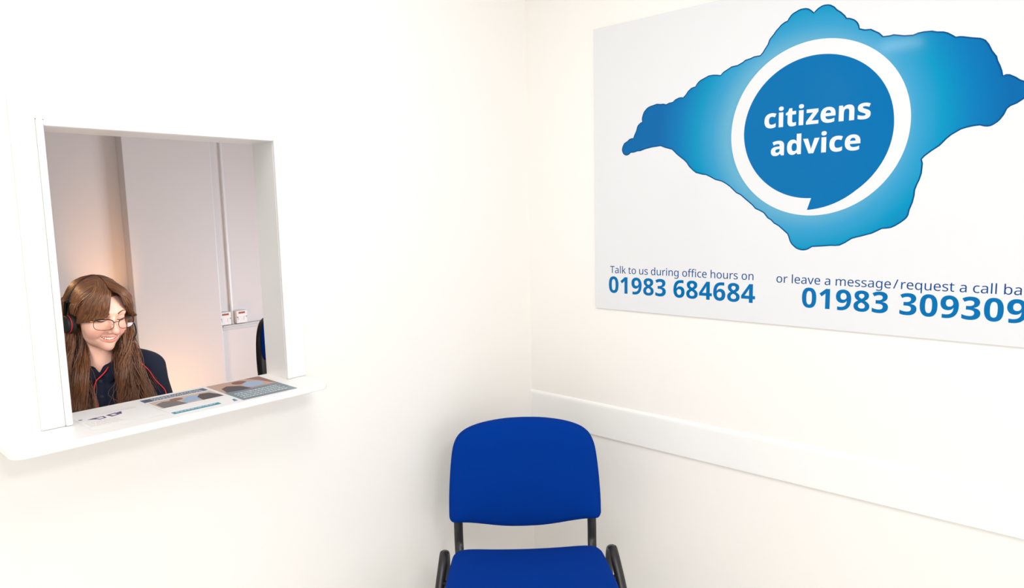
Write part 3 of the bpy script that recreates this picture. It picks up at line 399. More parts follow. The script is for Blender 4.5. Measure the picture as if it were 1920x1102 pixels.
MB().tube(catmull([(0, 0.22, 0.74), (0, 0.27, 0.6), (0, 0.24, 0.45), (0, 0.1, 0.41)], 16), 0.025, 0.008, 8, (1, 0, 0)).build('back_bracket', M['black_plastic'], oc, True)
MB().cyl((0, 0, 0.26), (0, 0, 1), 0.025, 0.34).build('gas_lift', M['black_metal'], oc, True)
b = MB()
for k in range(5):
    a = 2*PI*k/5; b.tube([(0.02*math.cos(a), 0.02*math.sin(a), 0.1), (0.28*math.cos(a), 0.28*math.sin(a), 0.07)], 0.022, 0.014, 8)
b.build('star_base', M['black_plastic'], oc, True)
for k in range(5):
    a = 2*PI*k/5
    MB().cyl((0.28*math.cos(a), 0.28*math.sin(a), 0.03), (math.sin(a), -math.cos(a), 0), 0.03, 0.04, 18, 0.006).build('castor', M['black_plastic'], oc, True)

# ================================================================== WALL SIGN
BX = -0.006
sign = empty('wall_sign', (0, 0, 0))
tag(sign, 'large white advice-service board with blue island map and phone numbers on the right wall', 'sign')
# board coordinates (u to the right along the wall, v up) -> world
SIGN = Matrix(((0, 0, -1, BX), (-1, 0, 0, 0), (0, 1, 0, 0), (0, 0, 0, 1)))
def layer(k): return Matrix.Translation((-0.00025*k, 0, 0)) @ SIGN
M['board'] = mat('white_board_laminate', (0.75, 0.757, 0.77), 0.14, 0.18, noise=0.004, noise_scale=3)
MB().box(BX, 0.0, -1.80, -0.3095, 1.1285, 2.0765, 0.001).build('panel', M['board'], sign)
INK = lin((0, 78, 132)); MID = lin((0, 106, 168)); PALE = lin((96, 165, 197)); CYAN = lin((0, 140, 185))
M['ink'] = mat('dark_blue_print', INK, 0.1, 0.1, noise=0.01)
M['ink_text'] = mat('blue_lettering', lin((14, 70, 134)), 0.2, 0.1, noise=0.01)
M['ink_mid'] = mat('mid_blue_print', MID, 0.1, 0.1, noise=0.01)
M['white_print'] = mat('white_print', (0.75, 0.757, 0.77), 0.14, 0.18, noise=0.004)
CU, CV = 1.0382, 1.6795
def gradient_print():
    m = bpy.data.materials.new('graded_blue_print'); m.use_nodes = True
    nt = m.node_tree; p = nt.nodes['Principled BSDF']; p.inputs['Roughness'].default_value = 0.08; p.inputs['Specular IOR Level'].default_value = 0.12
    tc = nt.nodes.new('ShaderNodeTexCoord')
    vd = nt.nodes.new('ShaderNodeVectorMath'); vd.operation = 'DISTANCE'
    vd.inputs[1].default_value = (BX, -CU+0.022, CV)
    nt.links.new(tc.outputs['Object'], vd.inputs[0])
    cr = nt.nodes.new('ShaderNodeValToRGB'); e = cr.color_ramp.elements
    e[0].position = 0.23; e[0].color = (*PALE, 1)
    e[1].position = 0.275; e[1].color = (*lin((54, 150, 194)), 1)
    for pos, c in ((0.325, CYAN), (0.39, lin((0, 115, 176))), (0.46, lin((0, 98, 163)))):
        q = e.new(pos); q.color = (*c, 1)
    nt.links.new(vd.outputs['Value'], cr.inputs[0]); nt.links.new(cr.outputs[0], p.inputs['Base Color'])
    return m
mo = [(MAP_OUTLINE[i], MAP_OUTLINE[i+1]) for i in range(0, len(MAP_OUTLINE), 2)]
flat_shape('map_outline', [mo], layer(0), 0.0003, M['ink'], sign)
def inset(P, d_):
    out = []; n = len(P)
    for i in range(n):
        a = Vector(P[i-1]); b_ = Vector(P[i]); c = Vector(P[(i+1) % n])
        t = (c-a).normalized(); out.append((b_.x+t.y*d_, b_.y-t.x*d_))
    return out
flat_shape('map_fill', [inset(mo, 0.0035)], layer(1), 0.0003, gradient_print(), sign)
circ = [(CU+0.2355*math.cos(2*PI*k/160), CV+0.2355*math.sin(2*PI*k/160)) for k in range(160)]
flat_shape('white_ring', [circ], layer(2), 0.0003, M['white_print'], sign)

dk = [(-93.0, 0.2204), (-82, 0.2157), (-56, 0.2046), (-35, 0.2015), (5, 0.1973), (81, 0.1956), (178, 0.1967), (227, 0.1913), (258, 0.1888), (269.7, 0.1876)]
disc = []
for k in range(181):
    a = -93.0+(269.7+93.0)*k/180
    disc.append((CU+np.interp(a, [q[0] for q in dk], [q[1] for q in dk])*math.cos(math.radians(a)), CV+np.interp(a, [q[0] for q in dk], [q[1] for q in dk])*math.sin(math.radians(a))))
flat_shape('speech_bubble', [disc], layer(3), 0.0003, M['ink_mid'], sign)
flat_shape('lettering', text_loops('citizens', GLYPH_HEAVY, 0.0738, 0.9017, 1.6925)+text_loops('advice', GLYPH_HEAVY, 0.0738, 0.9221, 1.6140), layer(4), 0.0003, M['white_print'], sign)
flat_shape('lettering', text_loops('Talk to us during office hours on', GLYPH_REGULAR, 0.0335, 0.3717, 1.2552), layer(0), 0.0003, M['ink_text'], sign)
flat_shape('lettering', text_loops('01983 684684', GLYPH_BOLD, 0.0786, 0.3662, 1.1868), layer(0), 0.0003, M['ink_mid'], sign)
flat_shape('lettering', text_loops('or leave a message|/|request a call back', GLYPH_REGULAR, 0.0335, 0.9467, 1.2522), layer(0), 0.0003, M['ink_text'], sign)
flat_shape('lettering', text_loops('01983 309309', GLYPH_BOLD, 0.0782, 1.0202, 1.1858), layer(0), 0.0003, M['ink_mid'], sign)

# ================================================================== VISITOR CHAIR
vc = empty('visitor_chair', (0, 0, 0))
tag(vc, 'royal blue fabric visitor chair with black steel frame standing in the corner', 'chair')
_hd = Vector((0.759, 0.651, 0)).normalized(); _hx = Vector((_hd.y, -_hd.x, 0))
_o = Vector((CAM_POS[0], CAM_POS[1], 0))+_hd*2.1+_hx*(-0.029)
vc.location = _o; vc.rotation_euler = (0, 0, math.atan2(_hx.y, _hx.x)+math.radians(3.0))
# backrest pad (front face to -Y); outline in x and height
def back_outline():
    R = [(0.0, 0.826), (0.06, 0.824), (0.12, 0.816), (0.16, 0.806), (0.19, 0.793), (0.212, 0.774), (0.225, 0.748), (0.232, 0.715), (0.2385, 0.65), (0.2425, 0.58), (0.2435, 0.525), (0.2425, 0.505), (0.236, 0.494), (0.222, 0.4905),
         (0.19, 0.488), (0.15, 0.4815), (0.10, 0.4725), (0.05, 0.4665), (0.0, 0.4650)]
    pts = [Vector((x, z, 0)) for x, z in R]
    sm = catmull(pts, 60)
    right = [(p.x, p.y) for p in sm]
    left = [(-x, z) for x, z in reversed(right[1:-1])]
    return right+left
bo = back_outline()
def back_place(x, d_, z):
    t = (z-0.48)/0.34
    zz = 0.48+(z-0.48)*0.947 if z > 0.48 else z
    return (x, d_+0.045*max(t, 0)**1.3-0.30*x*x*(1 if True else 0)+0.012, zz)
pad(MB(), bo, [(0.985, 0.022), (1.0, 0.012), (1.0, 0.0), (0.988, -0.010), (0.95, -0.019), (0.85, -0.025), (0.6, -0.0285), (0.3, -0.030)], back_place).build('backrest', M['fabric_blue'], vc, True)
pad(MB(), bo, [(0.6, 0.032), (0.9, 0.031), (0.975, 0.027), (0.978, 0.019)], back_place).build('back_shell', M['black_plastic'], vc, True)
# seat: rear edge near y -0.07, front edge at y -0.50
def seat_outline():
    R = [(0.0, -0.083), (0.10, -0.082), (0.16, -0.081), (0.195, -0.085), (0.215, -0.096), (0.226, -0.114), (0.231, -0.15), (0.2365, -0.25), (0.240, -0.38), (0.236, -0.44), (0.222, -0.47), (0.19, -0.487), (0.10, -0.494), (0.0, -0.496)]
    sm = catmull([Vector((x, y, 0)) for x, y in R], 60)
    right = [(p.x, p.y) for p in sm]; left = [(-x, y) for x, y in reversed(right[1:-1])]
    return right+left
def seat_place(x, d_, y):
    t = (-0.09-y)/0.4
    z = d_+0.426+0.02*t-(0.035*max(0, (t-0.75)/0.25)**2)+0.15*x*x
    return (x, y, z)
pad(MB(), seat_outline(), [(0.96, -0.036), (0.99, -0.03), (1.0, -0.018), (1.0, -0.006), (0.99, 0.003), (0.965, 0.0095), (0.90, 0.014), (0.7, 0.017), (0.35, 0.019)], seat_place).build('seat', M['fabric_blue'], vc, True)
pad(MB(), seat_outline(), [(0.85, -0.052), (0.94, -0.050), (0.965, -0.044), (0.965, -0.034)], seat_place).build('seat_pan', M['black_plastic'], vc, True)
# backrest uprights: from behind the pad down, then forward under the seat
for sx in (-1, 1):
    path = catmull([(sx*0.215, 0.046, 0.63), (sx*0.216, 0.036, 0.58), (sx*0.217, 0.026, 0.50), (sx*0.217, 0.020, 0.445), (sx*0.216, 0.012, 0.405), (sx*0.213, -0.02, 0.378), (sx*0.21, -0.07, 0.368), (sx*0.21, -0.30, 0.375)], 44)
    MB().tube(path, 0.0145, 0.0075, 12, (sx*0.05, -1, 0.2)).build('upright', M['black_metal'], vc, True)
# leg frames: one bent oval tube a side, front foot - rounded top beside the rear of the seat - rear foot
for sx in (-1, 1):
    path = catmull([(sx*0.285, -0.50, 0.012), (sx*0.284, -0.40, 0.13), (sx*0.279, -0.27, 0.270), (sx*0.272, -0.185, 0.354), (sx*0.266, -0.137, 0.398), (sx*0.263, -0.108, 0.419), (sx*0.262, -0.085, 0.4265), (sx*0.262, -0.062, 0.421), (sx*0.262, -0.040, 0.40), (sx*0.264, -0.012, 0.345), (sx*0.267, 0.04, 0.23), (sx*0.270, 0.12, 0.012)], 70)
    path = [p+Vector((0.005, 0, -0.003 if p.z > 0.05 else 0)) for p in path]
    leg = MB().tube(path, 0.0145, 0.009, 14, (0, 1, 0.001)).build('leg_frame', M['black_metal'], vc, True)
    for fy in (-0.505, 0.122):
        MB().cyl((sx*(0.285 if fy < 0 else 0.270), fy, 0.010), (0, 0, 1), 0.019, 0.02, 16, 0.004).build('foot_cap', M['black_plastic'], leg, True)
for yy in (-0.16, -0.34):
    MB().tube([(-0.262, yy, 0.372), (0.262, yy, 0.372)], 0.011, 0.007, 10).build('cross_bar', M['black_metal'], vc, True)

# ================================================================== LEAFLETS ON THE SILL
M['paper'] = mat('white_paper', (0.88, 0.87, 0.86), 0.45, 0.4, noise=0.01)
def quad_patch(mb, P, z): mb.add([(x, y, z) for x, y in P], [tuple(range(len(P)))])
def ell(cx, cy, rx, ry, n=24, a0=0.0, a1=2*PI): return [(cx+rx*math.cos(a0+(a1-a0)*k/(n-1)), cy+ry*math.sin(a0+(a1-a0)*k/(n-1))) for k in range(n)]
def band(a, b_, c, d_): return [a, b_, c, d_]
LEAF = Matrix.Identity(4)
def leaflet(name, corners, label, group=None):
    """corners: back-left, back-right, front-right, front-left; returns a map from (s right, t towards the room) to world"""
    cx = sum(c[0] for c in corners)/4; cy = sum(c[1] for c in corners)/4
    o = empty(name, (cx, cy, SZ+0.0002)); tag(o, label, 'leaflet', group)
    bl, br, fr, fl = [Vector((c[0]-cx, c[1]-cy)) for c in corners]
    def uv(s_, t_):
        p = bl*(1-s_)*(1-t_)+br*s_*(1-t_)+fr*s_*t_+fl*(1-s_)*t_
        return (p.x, p.y)
    flat_shape('paper', [[uv(0, 0), uv(1, 0), uv(1, 1), uv(0, 1)]], Matrix.Identity(4), 0.0004, M['paper'], o)
    return o, uv
def printed(o, uv, name, loops, color, k, rough=0.35):
    key = 'print_%d_%d_%d' % tuple(color)
    if key not in M: M[key] = mat(key, lin(color), rough, 0.45, noise=0.02)
    return flat_shape(name, [[uv(*q) for q in lp] for lp in loops], Matrix.Translation((0, 0, 0.0004+0.00012*k)), 0.00012, M[key], o)
rnd = random.Random(5)
def text_rows(s0, s1, t0, dt, n, h, chunk=0.05):
    """rows of tiny word-like dashes (the photo's text there is too small to read)"""
    out = []
    for r in range(n):
        s_ = s0
        while s_ < s1-0.02:
            w_ = min(s1-s_, chunk*rnd.uniform(0.5, 1.6)); t_ = t0+dt*r
            out.append([(s_, t_), (s_+w_, t_), (s_+w_, t_+h), (s_, t_+h)]); s_ += w_+0.014
    return out
# middle leaflet
o, uv = leaflet('leaflet', [(-1.383, 0.087), (-1.228, 0.087), (-1.226, -0.112), (-1.379, -0.112)], 'leaflet with dark blue heading and teal bar, middle of the sill', 'leaflets on the hatch sill')
printed(o, uv, 'heading_band', [[(0, 0), (1, 0), (1, 0.16), (0, 0.16)]], (44, 78, 106), 0)
printed(o, uv, 'heading_text', text_rows(0.14, 0.92, 0.035, 0.045, 3, 0.016, 0.03), (235, 238, 242), 1)
printed(o, uv, 'photo', [[(0.03, 0.20), (1.0, 0.20), (1.0, 0.60), (0.03, 0.60)]], (206, 186, 172), 0)
printed(o, uv, 'photo_figure', [[(0.06, 0.6), (0.06, 0.36), (0.2, 0.28), (0.36, 0.34), (0.42, 0.6)]], (112, 106, 106), 1)
printed(o, uv, 'photo_figure', [ell(0.40, 0.30, 0.10, 0.07)], (150, 96, 78), 2)
printed(o, uv, 'photo_figure', [[(0.40, 0.56), (0.45, 0.38), (0.60, 0.28), (0.74, 0.34), (0.70, 0.52)]], (150, 180, 212), 2)
printed(o, uv, 'photo_figure', [[(0.66, 0.60), (0.68, 0.40), (0.78, 0.28), (0.92, 0.30), (0.99, 0.48), (0.99, 0.6)]], (62, 54, 56), 3)
printed(o, uv, 'teal_bar', [[(0.02, 0.86), (0.74, 0.86), (0.74, 0.955), (0.02, 0.955)]], (24, 136, 164), 0)
printed(o, uv, 'bar_text', text_rows(0.07, 0.70, 0.885, 0.05, 1, 0.02, 0.04), (215, 235, 240), 1)
printed(o, uv, 'teal_tab', [[(0.965, 0.86), (1.0, 0.86), (1.0, 0.97), (0.93, 0.97)]], (24, 136, 164), 0)
# right leaflet
o, uv = leaflet('leaflet', [(-1.216, 0.094), (-1.069, 0.094), (-1.072, -0.116), (-1.218, -0.116)], 'leaflet with a photo above a grey-green panel, at the right jamb', 'leaflets on the hatch sill')
printed(o, uv, 'photo', [[(0, 0), (1, 0), (1, 0.56), (0, 0.56)]], (196, 160, 140), 0)
printed(o, uv, 'photo_figure', [[(0.05, 0.5), (0.1, 0.28), (0.24, 0.2), (0.42, 0.3), (0.5, 0.56), (0.05, 0.56)]], (58, 52, 58), 1)
printed(o, uv, 'photo_figure', [ell(0.52, 0.14, 0.13, 0.09)], (128, 76, 60), 1)
printed(o, uv, 'photo_figure', [[(0.46, 0.4), (0.5, 0.24), (0.66, 0.16), (0.82, 0.24), (0.84, 0.42), (0.6, 0.5)]], (156, 180, 208), 2)
printed(o, uv, 'photo_figure', [[(0.74, 0.0), (1, 0.0), (1, 0.5), (0.92, 0.42), (0.86, 0.2)]], (140, 96, 82), 1)
printed(o, uv, 'text_panel', [[(0, 0.50), (0.3, 0.54), (1, 0.50), (1, 1), (0, 1)]], (112, 132, 142), 2)
printed(o, uv, 'panel_text', text_rows(0.08, 0.9, 0.64, 0.08, 4, 0.024, 0.035), (232, 236, 238), 3)
# left sheet
o, uv = leaflet('leaflet', [(-1.540, 0.090), (-1.394, 0.090), (-1.392, -0.085), (-1.538, -0.085)], 'white sheet with purple marks on the left end of the sill', 'leaflets on the hatch sill')
def frame_loop(P, th):
    cx = sum(p[0] for p in P)/len(P); cy = sum(p[1] for p in P)/len(P)
    return [P, [(cx+(x-cx)*(1-th), cy+(y-cy)*(1-th)) for x, y in P]]
printed(o, uv, 'purple_mark', frame_loop([(0.20, 0.44), (0.36, 0.43), (0.37, 0.54), (0.26, 0.57)], 0.42)+frame_loop([(0.40, 0.42), (0.55, 0.38), (0.585, 0.50), (0.44, 0.55)], 0.5)+[[(0.55, 0.40), (0.64, 0.37), (0.60, 0.50), (0.575, 0.50)]]+[[(0.13, 0.45), (0.20, 0.44), (0.24, 0.53)]], (66, 54, 118), 0)
for r_ in range(7):
    printed(o, uv, 'text_line', text_rows(0.04, 0.5, 0.62+0.05*r_, 0.05, 1, 0.012, 0.06) if r_ < 5 else text_rows(0.3, 0.9, 0.27+0.04*(r_-5), 0.04, 1, 0.01, 0.06), (205, 196, 198), 0)
printed(o, uv, 'purple_mark', [ell(0.055, 0.40, 0.030, 0.022, 14)], (92, 84, 110), 0)

# ================================================================== PERSON AT THE DESK
def surface_nets(fn, lo, hi, h):
    lo = np.array(lo, float); n = np.ceil((np.array(hi)-lo)/h).astype(int)+1
    ax = [(lo[i]+h*np.arange(n[i])).astype(np.float32) for i in range(3)]
    X, Y, Z = np.meshgrid(*ax, indexing='ij')
    D = fn(X, Y, Z)
    S = D < 0
    A = S[:-1, :-1, :-1]; anyv = A.copy(); allv = A.copy()
    for dx in (0, 1):
        for dy in (0, 1):
            for dz in (0, 1):
                q = S[dx:n[0]-1+dx, dy:n[1]-1+dy, dz:n[2]-1+dz]; anyv |= q; allv &= q
    cells = np.argwhere(anyv & ~allv)
    idx = -np.ones(A.shape, int); idx[tuple(cells.T)] = np.arange(len(cells))
    P = np.zeros((len(cells), 3)); C = np.zeros(len(cells))
    cor = [(a, b, c) for a in (0, 1) for b in (0, 1) for c in (0, 1)]
    for a in cor:
        for axi in range(3):
            if a[axi]: continue
            b = list(a); b[axi] = 1
            va = D[tuple((cells+a).T)]; vb = D[tuple((cells+b).T)]
            m = (va < 0) != (vb < 0)
            t = np.where(m, va/np.where(m, va-vb, 1), 0)
            p = np.array(a, float)[None]+t[:, None]*(np.array(b)-np.array(a))[None]
            P[m] += p[m]; C[m] += 1
    V = lo+h*(cells+P/C[:, None])
    F = []
    for axi in range(3):
        u, v = (axi+1) % 3, (axi+2) % 3
        s0 = [slice(None)]*3; s1 = [slice(None)]*3
        s0[axi] = slice(0, -1); s1[axi] = slice(1, None)
        a = S[tuple(s0)]; b = S[tuple(s1)]
        e = np.argwhere(a != b)
        e = e[(e[:, u] > 0) & (e[:, v] > 0) & (e[:, u] < n[u]-1) & (e[:, v] < n[v]-1)]
        if not len(e): continue
        def at_(du, dv):
            q = e.copy(); q[:, u] -= du; q[:, v] -= dv; return idx[tuple(q.T)]
        quad = np.stack([at_(1, 1), at_(0, 1), at_(0, 0), at_(1, 0)], 1)
        ins = a[tuple(e.T)]
        quad[~ins] = quad[~ins][:, ::-1]
        F.append(quad)
    return V, np.concatenate(F)

def numpy_mesh(name, V, F, tint=None):
    me = bpy.data.meshes.new(name)
    F = np.asarray(F); k = F.shape[1]
    me.vertices.add(len(V)); me.vertices.foreach_set('co', np.asarray(V, np.float32).ravel())
    me.loops.add(F.size); me.loops.foreach_set('vertex_index', F.astype(np.int32).ravel())
    me.polygons.add(len(F)); me.polygons.foreach_set('loop_start', np.arange(0, F.size, k, dtype=np.int32))
    me.update(calc_edges=True); me.validate()
    me.polygons.foreach_set('use_smooth', np.ones(len(me.polygons), bool))
    if tint is not None:
        a = me.color_attributes.new('tint', 'FLOAT_COLOR', 'POINT')
        a.data.foreach_set('color', np.concatenate([tint, np.ones((len(V), 1))], 1).astype(np.float32).ravel())
    return me

# distance functions
def smin(a, b, k):
    h = np.clip(0.5+0.5*(b-a)/k, 0, 1); return b+(a-b)*h-k*h*(1-h)
def smax(a, b, k): return -smin(-a, -b, k)
def ellip(X, Y, Z, c, r):
    x, y, z = (X-c[0])/r[0], (Y-c[1])/r[1], (Z-c[2])/r[2]
    k0 = np.sqrt(x*x+y*y+z*z); k1 = np.sqrt((x/r[0])**2+(y/r[1])**2+(z/r[2])**2)+1e-9
    return k0*(k0-1)/k1
def sph(X, Y, Z, c, r): return np.sqrt((X-c[0])**2+(Y-c[1])**2+(Z-c[2])**2)-r
def caps(X, Y, Z, a, b, ra, rb=None):
    rb = ra if rb is None else rb
    d = np.array(b, float)-a; L = (d*d).sum()
    t = np.clip(((X-a[0])*d[0]+(Y-a[1])*d[1]+(Z-a[2])*d[2])/L, 0, 1)
    return np.sqrt((X-a[0]-t*d[0])**2+(Y-a[1]-t*d[1])**2+(Z-a[2]-t*d[2])**2)-(ra+(rb-ra)*t)

# ---- head, in its own frame: x to the viewer's right, -y out of the face, z up
MZ = -0.0695                                                       # mouth height
def zu(x): return MZ+0.0030+5.0*x*x-0.0012*np.exp(-(x/0.006)**2)   # upper edge of the open smile
def zl(x): return MZ-0.0070+15.6*x*x
def head_base(X, Y, Z):
    d = ellip(X, Y, Z, (0, 0.018, 0.030), (0.0735, 0.090, 0.076))
    d = smin(d, ellip(X, Y, Z, (0, -0.030, 0.012), (0.0645, 0.064, 0.072)), 0.02)
    d = smin(d, ellip(X, Y, Z, (0, -0.036, -0.036), (0.0630, 0.056, 0.058)), 0.02)
    d = smin(d, ellip(X, Y, Z, (0, -0.036, -0.074), (0.0510, 0.051, 0.040)), 0.02)
    d = smin(d, sph(X, Y, Z, (0, -0.0765, -0.1015), 0.0165), 0.022)
    for s in (-1, 1):
        d = smin(d, sph(X, Y, Z, (s*0.0365, -0.0610, -0.0455), 0.0245), 0.016)      # cheek lifted by the smile
        d = smin(d, caps(X, Y, Z, (s*0.012, -0.088, 0.016), (s*0.045, -0.071, 0.016), 0.0085), 0.014)   # brow
        d = smax(d, -ellip(X, Y, Z, (s*0.031, -0.101, -0.004), (0.0175, 0.018, 0.0105)), 0.012)         # socket
        d = smin(d, ellip(X, Y, Z, (s*0.031, -0.0735, -0.0055), (0.0150, 0.0148, 0.0118)), 0.004)       # closed-down lid
    d = smin(d, caps(X, Y, Z, (0, -0.085, 0.004), (0, -0.113, -0.036), 0.0072, 0.0100), 0.010)          # nose
    d = smin(d, sph(X, Y, Z, (0, -0.1165, -0.0400), 0.0105), 0.006)
    for s in (-1, 1):
        d = smin(d, ellip(X, Y, Z, (s*0.0115, -0.1020, -0.0435), (0.0066, 0.0100, 0.0066)), 0.005)
        d = smax(d, -ellip(X, Y, Z, (s*0.0062, -0.1055, -0.0515), (0.0032, 0.0050, 0.0030)), 0.0025)
        d = smax(d, -caps(X, Y, Z, (s*0.0215, -0.0960, -0.050), (s*0.0345, -0.0815, -0.0735), 0.0022), 0.008)   # laugh line
        ear = ellip(X, Y, Z, (s*0.0775, 0.018, -0.014), (0.0065, 0.017, 0.030))
        ear = smax(ear, -ellip(X, Y, Z, (s*0.0835, 0.014, -0.012), (0.005, 0.009, 0.017)), 0.004)
        d = smin(d, ear, 0.006)
    return d
def face_y(x, z):
    ys = np.arange(-0.15, -0.02, 0.0005, dtype=np.float32)
    v = head_base(np.full_like(ys, x), ys, np.full_like(ys, z)); k = np.argmax(v < 0)
    return float(ys[k])
LX = np.linspace(-0.0280, 0.0280, 15)
UP = [(x, face_y(x, zu(x)), zu(x)) for x in LX]
LOW = [(x, face_y(x, zl(x)), zl(x)) for x in LX]
def head_fn(X, Y, Z):
    d = head_base(X, Y, Z)
    for k in range(len(LX)-1):
        f = 1-0.6*abs((k+0.5)/(len(LX)-1)*2-1)**2
        a, b = UP[k], UP[k+1]
        d = smin(d, caps(X, Y, Z, (a[0], a[1]+0.0018, a[2]+0.0022), (b[0], b[1]+0.0018, b[2]+0.0022), 0.0024*f), 0.004)
        a, b = LOW[k], LOW[k+1]
        d = smin(d, caps(X, Y, Z, (a[0], a[1]+0.0016, a[2]-0.0036), (b[0], b[1]+0.0016, b[2]-0.0036), 0.0035*f), 0.004)
    hole = np.maximum(np.maximum(Z-zu(X), zl(X)-Z), Y+0.062)
    d = smax(d, -hole*0.8, 0.0012)
    return d

HEAD_YAW, HEAD_PITCH = math.radians(27), math.radians(12)
HEAD_POS = Vector((-0.011, 0.015, 1.2270))
HR = Matrix.Rotation(HEAD_YAW, 3, 'Z') @ Matrix.Rotation(HEAD_PITCH, 3, 'X') @ Matrix.Rotation(math.radians(2.0), 3, 'Y')
HM = Matrix.Translation(HEAD_POS) @ HR.to_4x4()
HRn = np.array(HR)
def to_head(X, Y, Z):
    x, y, z = X-HEAD_POS.x, Y-HEAD_POS.y, Z-HEAD_POS.z
    R = HRn.T
    return (R[0, 0]*x+R[0, 1]*y+R[0, 2]*z, R[1, 0]*x+R[1, 1]*y+R[1, 2]*z, R[2, 0]*x+R[2, 1]*y+R[2, 2]*z)
def H(p): return HM @ Vector(p)

SKIN = np.array(lin((234, 188, 168))); ROSE = np.array(lin((206, 128, 116))); LIP = np.array(lin((208, 132, 120))); MOUTH = np.array(lin((70, 22, 22)))
def g(x, s): return np.exp(-(x/s)**2)

person = empty('person', (-1.229, 0.825, -0.053), math.atan2(-0.289, 0.957))
tag(person, 'smiling person with long brown hair in a navy polo shirt, looking down behind the hatch', 'person')

def body_skin():
    # head and neck, fine
    NB = (-0.020, 0.050, 1.045); NT = tuple(H((0, 0.030, -0.075)))
    def fn(X, Y, Z):
        hx, hy, hz = to_head(X, Y, Z)
        d = head_fn(hx, hy, hz)
        d = smin(d, caps(X, Y, Z, NT, NB, 0.049, 0.056), 0.016)
        d = smin(d, ellip(X, Y, Z, (-0.02, 0.075, 0.975), (0.125, 0.085, 0.095)), 0.035)
        return d
    V, F = surface_nets(fn, (-0.15, -0.145, 0.90), (0.12, 0.175, 1.355), 0.0017)
    hx, hy, hz = to_head(V[:, 0], V[:, 1], V[:, 2])
    inh = (hz > -0.125) & (hy < 0.02)
    tint = np.repeat(SKIN[None], len(V), 0)
    def blend(w, c):
        nonlocal tint
        w = np.clip(w, 0, 1)[:, None]; tint = tint*(1-w)+np.array(c)[None]*w
    for s in (-1, 1):
        blend(0.55*g(hx-s*0.040, 0.020)*g(hz+0.045, 0.018)*(hy < -0.03), ROSE)
        blend(0.35*g(hx-s*0.031, 0.016)*g(hz+0.004, 0.010)*(hy < -0.05), ROSE)
    blend(0.45*g(hx, 0.016)*g(hz+0.043, 0.012)*(hy < -0.095), ROSE)
    blend(0.25*g(hx, 0.02)*g(hz+0.10, 0.014)*(hy < -0.07), ROSE)
    cl = np.clip(hx, -0.0285, 0.0285)
    up = (hz-zu(cl) > -0.002) & (hz-zu(cl) < 0.0056*(1-(cl/0.031)**2)) & (np.abs(hx) < 0.0288) & (hy < -0.07)
    lo = (hz-zl(cl) < 0.002) & (hz-zl(cl) > -0.0085*(1-(cl/0.031)**2)) & (np.abs(hx) < 0.0288) & (hy < -0.07)
    tint[up | lo] = LIP
    fy = np.interp(hx, [q[0] for q in UP], [q[1] for q in UP])
    ins = (hz < zu(cl)+0.001) & (hz > zl(cl)-0.001) & (np.abs(hx) < 0.0292) & (hy > fy+0.006) & (hy < -0.045)
    tint[ins] = MOUTH
    # the rest of the body under the clothes and the bare forearms and hands, coarse
    return V, F, tint
V, F, tint = body_skin()
M['skin'] = mat('skin', tuple(SKIN), 0.42, 0.4, vcol=True, bump=0.03, bump_scale=500)
M['skin'].node_tree.nodes['Principled BSDF'].inputs['Subsurface Weight'].default_value = 0.12
M['skin'].node_tree.nodes['Principled BSDF'].inputs['Subsurface Radius'].default_value = (0.01, 0.004, 0.002)
ELB = {-1: (-0.235, -0.03, 0.755), 1: (0.172, -0.03, 0.755)}
WRI = {-1: (-0.120, -0.215, 0.765), 1: (0.075, -0.215, 0.765)}
def arm_fn(X, Y, Z):
    d = None
    for s in (-1, 1):
        sh = (-0.180 if s < 0 else 0.130, 0.05, 0.99)
        a = caps(X, Y, Z, sh, ELB[s], 0.042, 0.036)
        a = smin(a, caps(X, Y, Z, ELB[s], WRI[s], 0.036, 0.025), 0.02)
        w = np.array(WRI[s]); dv = w-np.array(ELB[s]); dv = dv/np.linalg.norm(dv); sd = np.array((-s*dv[1]*-1, s*dv[0]*-1, 0)); sd = np.array((dv[1], -dv[0], 0))*(1 if s > 0 else -1)
        palm = w+dv*0.045
        a = smin(a, caps(X, Y, Z, tuple(w+dv*0.01), tuple(palm), 0.024, 0.026), 0.015)
        for k, (o_, L_) in enumerate(((-0.027, 0.062), (-0.009, 0.074), (0.009, 0.070), (0.026, 0.054))):
            b0 = palm+sd*o_*0.9; b1 = b0+dv*L_*0.55+np.array((0, 0, 0.006)); b2 = b1+dv*L_*0.5+np.array((0, 0, -0.02))
            a = smin(a, caps(X, Y, Z, tuple(b0), tuple(b1), 0.0095, 0.0088), 0.004)
            a = smin(a, caps(X, Y, Z, tuple(b1), tuple(b2), 0.0088, 0.0072), 0.002)
        t0 = w+dv*0.02-sd*0.022; t1 = t0+dv*0.03-sd*0.022; t2 = t1+dv*0.028-sd*0.004
        a = smin(a, caps(X, Y, Z, tuple(t0), tuple(t1), 0.0125, 0.0105), 0.006)
        a = smin(a, caps(X, Y, Z, tuple(t1), tuple(t2), 0.0105, 0.008), 0.003)
        d = a if d is None else np.minimum(d, a)
    d = smin(d, ellip(X, Y, Z, (-0.022, 0.085, 0.86), (0.135, 0.085, 0.16)), 0.03)
    return d
V2, F2 = surface_nets(arm_fn, (-0.30, -0.37, 0.68), (0.25, 0.19, 1.05), 0.0035)
Vb = np.concatenate([V, V2]); Fb = np.concatenate([F, F2+len(V)]); tb = np.concatenate([tint, np.repeat(SKIN[None], len(V2), 0)])
link('body', numpy_mesh('body', Vb, Fb, tb), M['skin'], person)

